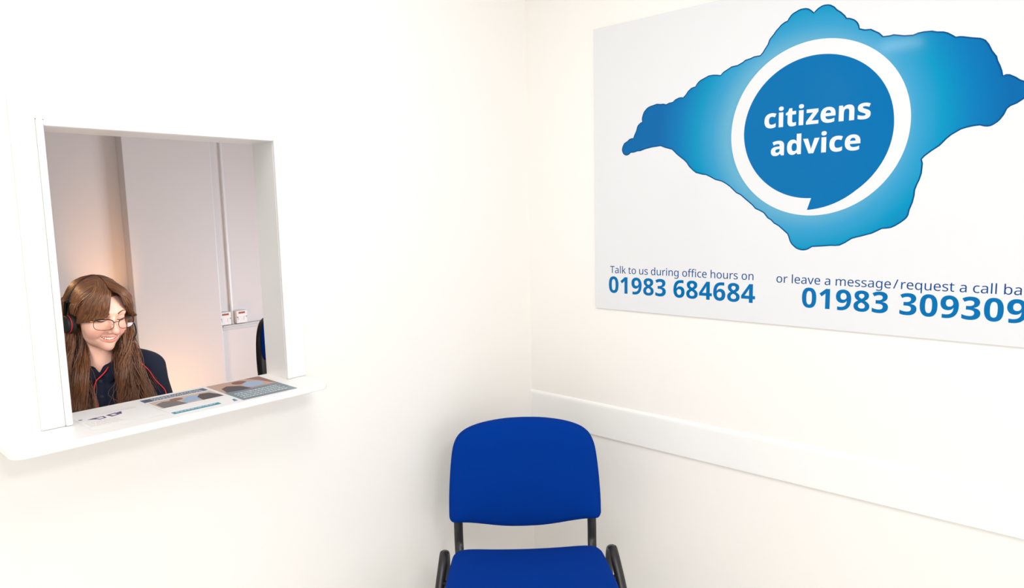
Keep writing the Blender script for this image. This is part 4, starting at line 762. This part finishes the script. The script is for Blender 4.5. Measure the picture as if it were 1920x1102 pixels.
# teeth, eyelashes, brows
M['teeth'] = mat('teeth', lin((240, 226, 208)), 0.25, 0.5, noise=0.02)
tm = MB()
xs = [-0.0205, -0.0150, -0.0085, 0.0, 0.0085, 0.0150, 0.0205]
for k in range(10):
    x = (k-4.5)*0.0056; w_ = 0.0027 if abs(k-4.5) > 1 else 0.0030
    yy = face_y(0.0, MZ)+0.0036+11.0*x*x; zt = float(zu(np.float64(x)))
    hgt = max(float(zu(np.float64(x))-zl(np.float64(x)))-0.0008-0.0006*(k % 2), 0.003)
    r = bmesh.ops.create_cube(tm.bm, size=1.0)
    for v in r['verts']:
        sx, sy, sz = v.co.x*2, v.co.y*2, v.co.z*2
        v.co = H((x+sx*w_*(1.0 if sz > 0 else 0.93), yy+sy*0.002, (zt+0.003) if sz > 0 else (zt-hgt)))
    bmesh.ops.bevel(tm.bm, geom=list({e for v in r['verts'] for e in v.link_edges}), offset=0.0009, segments=2, profile=0.5, affect='EDGES')
tm.build('teeth', M['teeth'], person, True)
M['lash'] = mat('dark_brown_lash', lin((52, 34, 26)), 0.6, 0.3, noise=0.1)
M['brow'] = mat('brown_brow', lin((120, 78, 54)), 0.8, 0.2, noise=0.1)
for s in (-1, 1):
    lp = [(s*0.031+t*0.0145, face_y(s*0.031+t*0.0145, -0.0105+0.003*t*t)-0.0006, -0.0105+0.0032*t*t) for t in np.linspace(-1, 1, 11)]
    MB().tube([H(p) for p in lp], 0.0010, 0.0012, 6, taper=lambda t: 0.4+1.2*math.sin(PI*min(max(t, 0.05), 0.95))).build('eyelashes', M['lash'], person, True)
    bp = [(s*(0.014+0.034*t), face_y(s*(0.014+0.034*t), 0.0155+0.006*math.sin(PI*t*0.8))-0.0005, 0.0155+0.006*math.sin(PI*t*0.8)) for t in np.linspace(0, 1, 10)]
    MB().tube([H(p) for p in bp], 0.0012, 0.0030, 6, taper=lambda t: 1.05-0.7*t).build('eyebrow', M['brow'], person, True)

# ---- polo shirt
M['navy'] = mat('navy_pique', (0.0085, 0.0135, 0.030), 0.85, 0.2, noise=0.15, noise_scale=500, bump=0.25, bump_scale=900, sheen=0.05)
def shirt_fn(X, Y, Z):
    d = ellip(X, Y, Z, (-0.022, 0.075, 0.88), (0.165, 0.112, 0.215))
    d = smin(d, ellip(X, Y, Z, (-0.022, 0.010, 0.915), (0.120, 0.060, 0.10)), 0.05)
    d = smin(d, caps(X, Y, Z, (-0.175, 0.065, 1.000), (0.110, 0.065, 1.000), 0.058), 0.05)
    for s, sx in ((-1, -0.172), (1, 0.124)):
        d = smin(d, caps(X, Y, Z, (-0.02+s*0.045, 0.065, 1.075), (sx, 0.060, 1.012), 0.030, 0.046), 0.03)
        e = ELB[s]; t = 0.82
        el = (sx+(e[0]-sx)*t, 0.05+(e[1]-0.05)*t, 1.0+(e[2]-1.0)*t)
        sl = caps(X, Y, Z, (sx, 0.055, 1.0), el, 0.054, 0.052)
        d = smin(d, sl, 0.025)
    d = smin(d, caps(X, Y, Z, (-0.022, 0.085, 0.80), (-0.022, 0.12, 0.60), 0.13, 0.135), 0.05)
    # creases
    d = d+0.0022*np.sin(60*X+35*Z+8*np.sin(22*Z))*np.exp(-((X-0.10)/0.06)**2)+0.0015*np.sin(70*Z-45*X)*np.exp(-((X+0.02)/0.10)**2)
    # neck opening: round neck and the open placket
    op = caps(X, Y, Z, (-0.020, 0.050, 1.078), (-0.017, 0.035, 1.16), 0.058, 0.062)
    v = np.maximum(np.maximum(np.abs(X+0.021)-0.5*(Z-1.020), 1.016-Z), Y-0.02)
    return smax(smax(d, -op, 0.004), -v, 0.004)
V, F = surface_nets(shirt_fn, (-0.32, -0.13, 0.55), (0.27, 0.27, 1.125), 0.0038)
shirt = link('polo_shirt', numpy_mesh('polo_shirt', V, F), M['navy'], person)
def shirt_y(x, z):
    ys = np.arange(-0.16, 0.08, 0.0008); v = shirt_fn(np.full_like(ys, x), ys, np.full_like(ys, z)); k = np.argmax(v < 0)
    return float(ys[k])
# collar: two leaves folded down around the neck
def collar(s):
    n = 30; A = []; B_ = []; D_ = []; C_ = []
    cx, cy = -0.0205, 0.046
    for k in range(n):
        t = k/(n-1)                                                  # 0 at the nape, 1 at the front opening
        a = t*PI*0.955
        out = Vector((s*math.sin(a), math.cos(a), 0))
        base = Vector((cx, cy, 0))+out*0.0665
        zt = 1.112-0.066*t**1.4-0.012*t**5
        A.append(base+Vector((0, 0, zt-0.016))-out*0.001)
        B_.append(base+Vector((0, 0, zt))+out*0.003)
        drop = 0.036+0.010*t**3
        D_.append(base+Vector((0, 0, zt-drop*0.45))+out*(0.010+0.006*t))
        C_.append(base+Vector((s*0.012*t**5, 0, zt-drop))+out*(0.017+0.010*t))
    def settle(P, off):
        o = []
        for p in P:
            q = p.copy()
            if q.y < 0.02: q.y = min(q.y, shirt_y(q.x, q.z)-off)
            o.append(q)
        return o
    B_ = settle(B_, 0.003); D_ = settle(D_, 0.006); C_ = settle(C_, 0.0045)
    mid = [b.lerp(d, 0.25)+Vector((0, 0, 0.001)) for b, d in zip(B_, D_)]
    def inner(p, k): return p-(Vector((p.x-cx, p.y-cy, 0)).normalized()*k)
    rows = [A, B_, mid, D_, C_, [inner(p, 0.002)-Vector((0, 0, 0.0005)) for p in C_], [inner(p, 0.002) for p in D_], [inner(p, 0.0025)-Vector((0, 0, 0.002)) for p in B_]]
    V = [p for r in rows for p in r]; F = []
    for i in range(len(rows)):
        j = (i+1) % len(rows)
        for k in range(n-1): F.append((i*n+k, i*n+k+1, j*n+k+1, j*n+k))
    F.append(tuple(i*n for i in range(len(rows)))); F.append(tuple(i*n+n-1 for i in reversed(range(len(rows)))))
    return MB().add(V, F)
for s in (-1, 1): collar(s).build('collar', M['navy'], shirt, True)
pk = MB()
PLX = -0.0215
zz = np.linspace(1.000, 0.80, 16)
Vp = []; Fp = []
for z in zz:
    for dx in (-0.0155, -0.0145, 0.0145, 0.0155):
        Vp.append((PLX+dx, shirt_y(PLX+dx, z)-(0.0022 if abs(dx) < 0.015 else -0.001), z))
for i in range(len(zz)-1):
    for k in range(3): Fp.append((i*4+k, i*4+k+1, (i+1)*4+k+1, (i+1)*4+k))
pk.add(Vp, Fp).build('placket', M['navy'], shirt, True)
M['button'] = mat('dark_grey_button', lin((40, 46, 58)), 0.5, 0.4, noise=0.05)
for z in (0.997, 0.949, 0.902):
    y = shirt_y(PLX, z)-0.003
    MB().cyl((PLX+0.002, y, z), (0, 1, 0.15), 0.0056, 0.0026, 20, 0.0008).build('button', M['button'], shirt, True)
M['motif'] = mat('pale_embroidery', lin((214, 214, 218)), 0.7, 0.2, noise=0.05)
mt = MB()
for (xa, za, xb_, zb) in ((0.036, 0.928, 0.041, 0.940), (0.041, 0.940, 0.0425, 0.932), (0.037, 0.928, 0.045, 0.933)):
    mt.tube([(xa, shirt_y(xa, za)-0.001, za), (xb_, shirt_y(xb_, zb)-0.001, zb)], 0.0009, 0.0009, 6)
mt.build('chest_motif', M['motif'], shirt, True)

# trousers and shoes of the seated figure (below the sill)
M['trousers'] = mat('charcoal_trousers', (0.02, 0.02, 0.023), 0.9, 0.2, noise=0.2, bump=0.2)
def leg_fn(X, Y, Z):
    d = ellip(X, Y, Z, (-0.022, 0.12, 0.56), (0.175, 0.135, 0.13))
    for s in (-1, 1):
        hip = (-0.022+s*0.09, 0.10, 0.545); kn = (-0.022+s*0.115, -0.32, 0.545); an = (-0.022+s*0.11, -0.30, 0.09)
        l = smin(caps(X, Y, Z, hip, kn, 0.086, 0.062), caps(X, Y, Z, kn, an, 0.062, 0.046), 0.03)
        d = smin(d, l, 0.03)
    return d
V, F = surface_nets(leg_fn, (-0.25, -0.42, 0.03), (0.21, 0.28, 0.72), 0.008)
link('trousers', numpy_mesh('trousers', V, F), M['trousers'], person)
for s in (-1, 1):
    def shoe_fn(X, Y, Z):
        cx = -0.022+s*0.11
        d = smin(caps(X, Y, Z, (cx, -0.28, 0.035), (cx, -0.46, 0.03), 0.038, 0.034), caps(X, Y, Z, (cx, -0.30, 0.04), (cx, -0.30, 0.10), 0.044, 0.044), 0.02)
        return np.maximum(d, -Z)
    V, F = surface_nets(shoe_fn, (-0.20, -0.51, -0.012), (0.16, -0.22, 0.15), 0.006)
    link('shoe', numpy_mesh('shoe', V, F), M['black_foam'], person)

# ---- hair
rng = np.random.default_rng(7)
CAPC, CAPR = np.array((0, 0.014, 0.026)), np.array((0.0835, 0.1015, 0.0875))
def cap_pt(side, phi, y, lift=0.0):
    """point on the hair dome in head coordinates: phi from the parting (0) down the side (90 deg)"""
    yy = np.clip((y-CAPC[1])/CAPR[1], -0.985, 0.985); k = math.sqrt(1-yy*yy)
    return np.array((CAPC[0]+side*(CAPR[0]+lift)*k*math.sin(phi), y, CAPC[2]+(CAPR[2]+lift)*k*math.cos(phi)))
def h2p(p): return np.array(H(p))
STR = []                                                            # (points, radius, tint)
HAIR = np.array(lin((108, 70, 46)))
def hair_tint(): return HAIR*rng.uniform(0.7, 1.4)*np.array((1, rng.uniform(0.92, 1.06), rng.uniform(0.85, 1.1)))
def strand(ctrl, r, n=26, wav=0.0, freq=3.0, start=0.45, seed=None, tone=1.0):
    P = np.array(catmull(ctrl, n)); t = np.linspace(0, 1, n)
    if wav:
        ph = rng.uniform(0, 6.3) if seed is None else seed+rng.normal(0, 0.25)
        e = np.clip((t-start)/0.25, 0, 1)*wav
        P[:, 0] += e*np.sin(2*PI*freq*t+ph); P[:, 1] += 0.8*e*np.cos(2*PI*freq*t+ph)
    STR.append((P, r, hair_tint()*tone))
# side and back curtains: locks of fine strands
for side in (-1, 1):
    for i in range(105):
        y0 = rng.uniform(-0.072, 0.10)
        y1 = max(y0+0.014+rng.uniform(0, 0.012), -0.050); y2 = max(y1+0.010, -0.022)+rng.uniform(-0.004, 0.01); y3 = max(y2, -0.010)+rng.uniform(-0.004, 0.008)
        y1, y2, y3 = min(y1, 0.108), min(y2, 0.110), min(y3, 0.108)
        f = rng.uniform(0, 1); front = y0 < 0.055
        if side < 0:
            m1 = np.array((-0.092+0.022*f, 0.020+0.015*rng.normal(), 1.135)); m2 = np.array((-0.104+0.042*f, -0.030+0.018*rng.normal(), 1.035)); m3 = np.array((-0.120+0.070*f, -0.072+0.012*rng.normal(), rng.uniform(0.86, 0.94)))
        else:
            m1 = np.array((0.052+0.026*f, 0.008+0.015*rng.normal(), 1.130)); m2 = np.array((0.034+0.050*f, -0.038+0.016*rng.normal(), 1.035)); m3 = np.array((0.026+0.105*f**0.9, -0.066+0.012*rng.normal()+0.02*f, rng.uniform(0.885, 0.950)))
        if not front:
            m1 += np.array((-side*0.012, 0.035, 0)); m2 += np.array((-side*0.010, 0.055, 0)); m3 += np.array((-side*0.02, 0.085, 0.05))
            if abs(m2[0]) < 0.11 and rng.random() < 0.6: m2[1] = max(m2[1], 0.12)
        ph = side+6*f; wv = rng.uniform(0.009, 0.017); fq = rng.uniform(1.9, 2.6); tone = rng.uniform(0.7, 1.35)
        for q in range(15):
            dy = rng.normal()*0.0055; lift = rng.uniform(-0.002, 0.0035)
            Y = [min(max(v+dy, -0.075), 0.11) for v in (y0, (y0+y1)/2, y1, y2, y3)]
            pts = [h2p(cap_pt(side, p_, y_, lift)) for p_, y_ in zip((0.02, 0.45, 0.95, 1.42, 1.78), Y)]
            o1, o2, o3 = rng.normal(size=3)*0.0050, rng.normal(size=3)*0.0055, rng.normal(size=3)*np.array((0.0050, 0.0045, 0.014))
            strand([Vector(p) for p in pts]+[Vector(m1+o1), Vector(m2+o2), Vector(m3+o3)], rng.uniform(0.00045, 0.00085), 38, wv*rng.uniform(0.8, 1.2), fq, 0.44, seed=ph, tone=tone)
# fringe swept from the parting to both temples, between an inner and an outer guide
FR = {-1: (((-0.012, -0.094, 0.084), (-0.020, -0.106, 0.052), (-0.022, -0.106, 0.026), (-0.027, -0.103, 0.010), (-0.042, -0.096, 0.002)),
           ((-0.045, -0.060, 0.092), (-0.070, -0.058, 0.060), (-0.0800, -0.052, 0.022), (-0.0835, -0.046, -0.004), (-0.0845, -0.040, -0.022))),
      1: (((0.014, -0.092, 0.084), (0.034, -0.098, 0.052), (0.050, -0.088, 0.026), (0.064, -0.077, 0.008), (0.086, -0.068, -0.003)),
          ((0.045, -0.060, 0.092), (0.070, -0.058, 0.060), (0.0805, -0.050, 0.025), (0.0855, -0.045, 0.002), (0.0900, -0.040, -0.016)))}
for side in (-1, 1):
    for i in range(900):
        f = rng.uniform(0, 1)
        r0 = cap_pt(side, rng.uniform(0.01, 0.10), -0.066+0.085*f, 0.002)
        A_, B_ = FR[side]
        k = [np.array(a)*(1-f)+np.array(b)*f for a, b in zip(A_, B_)]
        for q in k:                                                  # bow outward between the guides
            q[:2] *= 1+0.10*math.sin(PI*f)
        ctrl = [Vector(h2p(r0))]+[H((x+rng.normal()*0.0014, y+rng.normal()*0.0012, z+rng.normal()*0.0016)) for x, y, z in k]
        strand(ctrl, rng.uniform(0.00045, 0.0008), 20, 0.0006, 1.5, 0.3, tone=0.85+0.3*math.sin(23*f)**2)
# loose strays
for i in range(26):
    side = rng.choice((-1, 1)); a = rng.uniform(0.2, 1.2); y0 = rng.uniform(-0.05, 0.07)
    p0 = h2p(cap_pt(side, a, y0, 0.001)); p1 = h2p(cap_pt(side, a+0.35, y0+0.01, 0.006)); p2 = h2p(cap_pt(side, a+0.7, y0+0.02, 0.004))
    strand([Vector(p0), Vector(p1), Vector(p2)], 0.0004, 14)
for i in range(30):
    x0 = rng.uniform(0.03, 0.10); strand([Vector((x0*0.6+0.02, 0.0, 1.09)), Vector((x0, -0.05, 1.01)), Vector((x0+rng.normal()*0.02, -0.075, 0.95)), Vector((x0+rng.normal()*0.03, -0.08, 0.90))], 0.0004, 24, 0.005, 2.0, 0.2)
def hair_mesh():
    Vs = []; Fs = []; Ts = []; base = 0; K = 4
    for P, r, c in STR:
        n = len(P); T = np.gradient(P, axis=0); T /= np.linalg.norm(T, axis=1)[:, None]+1e-9
        ref = np.array((0.3, -0.9, 0.3)); S1 = np.cross(T, ref); S1 /= np.linalg.norm(S1, axis=1)[:, None]+1e-9; S2 = np.cross(S1, T)
        t = np.linspace(0, 1, n); rr = r*(1-0.75*np.clip((t-0.6)/0.4, 0, 1)**1.5)
        ring = []
        for k in range(K):
            a = 2*PI*k/K; ring.append(P+(S1*math.cos(a)*1.6+S2*math.sin(a)*0.8)*rr[:, None])
        Vs.append(np.stack(ring, 1).reshape(-1, 3))
        i = np.arange(n-1)[:, None]*K; k = np.arange(K)[None]
        Fs.append(np.stack([base+i+k, base+i+(k+1) % K, base+i+K+(k+1) % K, base+i+K+k], -1).reshape(-1, 4))
        Ts.append(np.repeat(c[None], n*K, 0)); base += n*K
    # the mass beneath the locks
    def fill(X, Y, Z):
        hx, hy, hz = to_head(X, Y, Z)
        d = ellip(hx, hy, hz, tuple(CAPC), tuple(CAPR-0.003))
        d = np.maximum(d, -hy-0.050-0.0*hz)                       # nothing in front of the hairline
        d = np.maximum(d, -(ellip(hx, hy, hz, (0, -0.045, -0.035), (0.0675, 0.075, 0.095))))
        for s, A_, B2, C2 in ((-1, h2p((-0.066, 0.03, -0.02)), np.array((-0.078, 0.03, 1.08)), np.array((-0.085, -0.045, 0.93))), (1, h2p((0.066, 0.03, -0.02)), np.array((0.050, 0.02, 1.09)), np.array((0.062, -0.045, 0.955)))):
            d = smin(d, caps(X, Y, Z, tuple(A_), tuple(B2), 0.018, 0.018), 0.015)
            d = smin(d, caps(X, Y, Z, tuple(B2), tuple(C2), 0.018, 0.020 if s < 0 else 0.024), 0.015)
        d = smin(d, ellip(X, Y, Z, (-0.018, 0.105, 1.07), (0.085, 0.028, 0.12)), 0.02)
        return d
    V, F = surface_nets(fill, (-0.16, -0.12, 0.86), (0.14, 0.20, 1.365), 0.003)
    Vs.append(V); Fs.append(F+base); Ts.append(np.repeat((HAIR*0.8)[None], len(V), 0))
    return numpy_mesh('hair', np.concatenate(Vs), np.concatenate(Fs), np.concatenate(Ts))
M['hair'] = mat('brown_hair', tuple(HAIR), 0.38, 0.6, vcol=True)
link('hair', hair_mesh(), M['hair'], person)

# ================================================================== GLASSES, HEADSET, CORD
PM = person.matrix_basis.copy()
PM = Matrix.Translation(person.location) @ Matrix.Rotation(person.rotation_euler.z, 4, 'Z')
def W(p): return PM @ Vector(p)
def WH(p): return PM @ H(p)
def in_world(name, label, cat, anchor):
    o = empty(name, anchor); tag(o, label, cat); return o
def shift(o, root):
    o.data.transform(Matrix.Translation(-root.location)); return o
M['frame_metal'] = mat('dark_bronze_metal', lin((58, 40, 34)), 0.3, 0.5, metallic=0.6, noise=0.05)
M['gold_metal'] = mat('brown_gold_metal', lin((176, 120, 70)), 0.3, 0.5, metallic=0.8, noise=0.05)
gl = in_world('glasses', 'thin dark metal framed glasses worn on the face of the person', 'glasses', WH((0, -0.11, -0.01)))
def lens_loop(s, n=44):
    out = []
    for k in range(n):
        a = 2*PI*k/n; c, q = math.cos(a), math.sin(a)
        x = 0.0285*abs(c)**(2/3.2)*(1 if c >= 0 else -1); z = (0.0165 if q > 0 else 0.0185)*abs(q)**(2/2.8)*(1 if q >= 0 else -1)
        X = s*(0.0362)+x
        out.append((X, -0.1170+3.4*X*X+0.10*(z), -0.0125+z+0.05*s*x*(1 if q > 0 else 0.4)))
    return out
for s in (-1, 1):
    lp = lens_loop(s); lp.append(lp[0])
    up_ = [WH(p) for p in lp]
    shift(MB().tube(up_, 0.00095, 0.0011, 8, up=PM.to_3x3() @ HR @ Vector((0, -1, 0)), cap=False).build('rim', M['frame_metal'], gl, True), gl)
    top = [WH((x, y-0.0004, z)) for x, y, z in lens_loop(s, 44)[2:21]]
    shift(MB().tube(top, 0.0011, 0.0017, 8).build('brow_bar', M['frame_metal'], gl, True), gl)
    gm = bpy.data.materials.get('lens_glass')
    if gm is None:
        gm = bpy.data.materials.new('lens_glass'); gm.use_nodes = True; nt = gm.node_tree
        p = nt.nodes['Principled BSDF']; nt.nodes.remove(p)
        tr_ = nt.nodes.new('ShaderNodeBsdfTransparent'); gs = nt.nodes.new('ShaderNodeBsdfGlossy'); gs.inputs['Roughness'].default_value = 0.03
        fr = nt.nodes.new('ShaderNodeFresnel'); fr.inputs['IOR'].default_value = 1.28; mx = nt.nodes.new('ShaderNodeMixShader')
        nt.links.new(fr.outputs[0], mx.inputs[0]); nt.links.new(tr_.outputs[0], mx.inputs[1]); nt.links.new(gs.outputs[0], mx.inputs[2])
        nt.links.new(mx.outputs[0], nt.nodes['Material Output'].inputs[0])
    n_ = 44; loop = lens_loop(s, n_); cx = sum(p[0] for p in loop)/n_; cy = sum(p[1] for p in loop)/n_-0.0012; cz = sum(p[2] for p in loop)/n_
    V = [WH(p) for p in loop]+[WH((cx+(p[0]-cx)*0.5, cy+(p[1]-cy)*0.5+0.0004, cz+(p[2]-cz)*0.5)) for p in loop]+[WH((cx, cy, cz))]
    F = [(k, (k+1) % n_, n_+(k+1) % n_, n_+k) for k in range(n_)]+[(n_+k, n_+(k+1) % n_, 2*n_) for k in range(n_)]
    lens = shift(MB().add(V, F).build('lens', gm, gl, True), gl)
    arm = catmull([WH((s*0.0640, -0.1020, -0.003)), WH((s*0.0710, -0.0960, -0.003)), WH((s*0.0755, -0.078, -0.003)), WH((s*0.0785, -0.02, -0.002)), WH((s*0.0800, 0.02, -0.004)), WH((s*0.0790, 0.042, -0.026))], 24)
    shift(MB().tube(arm, 0.0010, 0.0019, 8).build('temple_arm', M['gold_metal'], gl, True), gl)
    npd = catmull([WH((s*0.0085, -0.1165, -0.011)), WH((s*0.0090, -0.111, -0.016)), WH((s*0.0100, -0.1065, -0.018))], 8)
    shift(MB().tube(npd, 0.0006, 0.0006, 6).build('nose_pad', M['gold_metal'], gl, True), gl)
shift(MB().tube(catmull([WH((-0.0080, -0.1165, -0.0085)), WH((-0.004, -0.1180, -0.0055)), WH((0.004, -0.1180, -0.0055)), WH((0.0080, -0.1165, -0.0085))], 12), 0.0010, 0.0012, 8).build('bridge', M['frame_metal'], gl, True), gl)

M['red_cord'] = mat('red_rubber', lin((214, 44, 40)), 0.45, 0.4, noise=0.03)
hs = in_world('headset', 'black call-centre headset with a thin band over the hair and a boom microphone', 'headset', WH((0, 0.01, 0.10)))
bandp = [WH((0.0955*math.sin(a), 0.004+0.012*math.cos(a), 0.008+0.1135*math.cos(a))) for a in np.linspace(-1.62, 1.62, 48)]
shift(MB().tube(bandp, 0.0085, 0.0018, 10, up=PM.to_3x3() @ HR @ Vector((0, 0, -1))).build('headband', M['black_plastic'], hs, True), hs) if False else None
# flat sprung band: rectangle section, wide along y
bm_ = MB(); V = []; F = []; NB_ = 48
for i, a in enumerate(np.linspace(-1.62, 1.62, NB_)):
    for (dy, dr) in ((-0.0045, 0.0), (-0.004, 0.0022), (0.004, 0.0022), (0.0045, 0.0)):
        V.append(WH(((0.0945+dr)*math.sin(a), 0.006+0.014*math.cos(a)+dy, 0.006+(0.1095+dr)*math.cos(a))))
for i in range(NB_-1):
    for k in range(4): F.append((i*4+k, i*4+(k+1) % 4, (i+1)*4+(k+1) % 4, (i+1)*4+k))
F.append((0, 1, 2, 3)); F.append(tuple((NB_-1)*4+k for k in (3, 2, 1, 0)))
shift(bm_.add(V, F).build('headband', M['black_plastic'], hs), hs)
for s in (-1, 1):
    sl = MB(); r = bmesh.ops.create_cube(sl.bm, size=1.0)
    for v in r['verts']: v.co = WH((s*(0.0975+v.co.x*0.007), -0.002+v.co.y*0.010, 0.004+v.co.z*0.070))
    bmesh.ops.bevel(sl.bm, geom=sl.bm.edges[:], offset=0.002, segments=2, profile=0.5, affect='EDGES')
    shift(sl.build('size_slider', M['black_plastic'], hs, True), hs)
    axd = PM.to_3x3() @ HR @ Vector((s, 0, 0))
    cup = shift(MB().cyl(WH((s*0.1000, -0.010, -0.033)), axd, 0.0285, 0.013, 36, 0.004).build('ear_cup', M['black_plastic'], hs, True), hs)
    shift(MB().cyl(WH((s*0.0885, -0.010, -0.033)), axd, 0.0320, 0.016, 36, 0.0055).build('ear_cushion', M['black_foam'], hs, True), hs)
    ring = [WH((s*0.0965, -0.010+0.0292*math.cos(a), -0.033+0.0292*math.sin(a))) for a in np.linspace(0, 2*PI, 40)]
    tag(shift(MB().tube(ring, 0.0009, 0.0012, 6, cap=False, up=axd).build('accent_ring', M['red_cord'], hs, True), hs), 'red ring around the ear cup')
boom = catmull([WH((0.1020, -0.010, -0.034)), WH((0.1030, -0.026, -0.038)), WH((0.1010, -0.052, -0.050)), WH((0.0900, -0.080, -0.066)), WH((0.074, -0.098, -0.076))], 26)
shift(MB().tube(boom, 0.0022, 0.0022, 10).build('microphone_boom', M['black_plastic'], hs, True), hs)
shift(MB().tube([boom[-1], WH((0.070, -0.101, -0.0775)), WH((0.062, -0.105, -0.080))], 0.0042, 0.0042, 12).build('microphone', M['black_foam'], hs, True), hs)

def on_shirt(x, z, off=0.0045): return W((x, shirt_y(x, z)-off, z))
cord = in_world('cord', 'thin red cord hanging down the navy polo shirt and over the shoulder', 'cord', W((-0.03, -0.05, 0.95)))
c1 = catmull([W((0.006, -0.022, 1.040)), W((-0.004, -0.036, 1.028)), on_shirt(-0.018, 1.014, 0.010), on_shirt(-0.031, 1.003, 0.008), on_shirt(-0.037, 0.988, 0.006), on_shirt(-0.040, 0.970), on_shirt(-0.0385, 0.945), on_shirt(-0.034, 0.915), on_shirt(-0.031, 0.86)], 38)
shift(MB().tube(c1, 0.0021, 0.0021, 8).build('front_length', M['red_cord'], cord, True), cord)
c2 = catmull([W((0.040, 0.075, 1.135)), W((0.068, 0.060, 1.115)), on_shirt(0.087, 1.074, 0.022), on_shirt(0.095, 1.054, 0.020), on_shirt(0.104, 1.037, 0.016), on_shirt(0.123, 1.012, 0.010), on_shirt(0.142, 0.973), on_shirt(0.163, 0.944), on_shirt(0.170, 0.924), on_shirt(0.172, 0.87)], 44)
shift(MB().tube(c2, 0.0017, 0.0017, 8).build('shoulder_length', M['red_cord'], cord, True), cord)
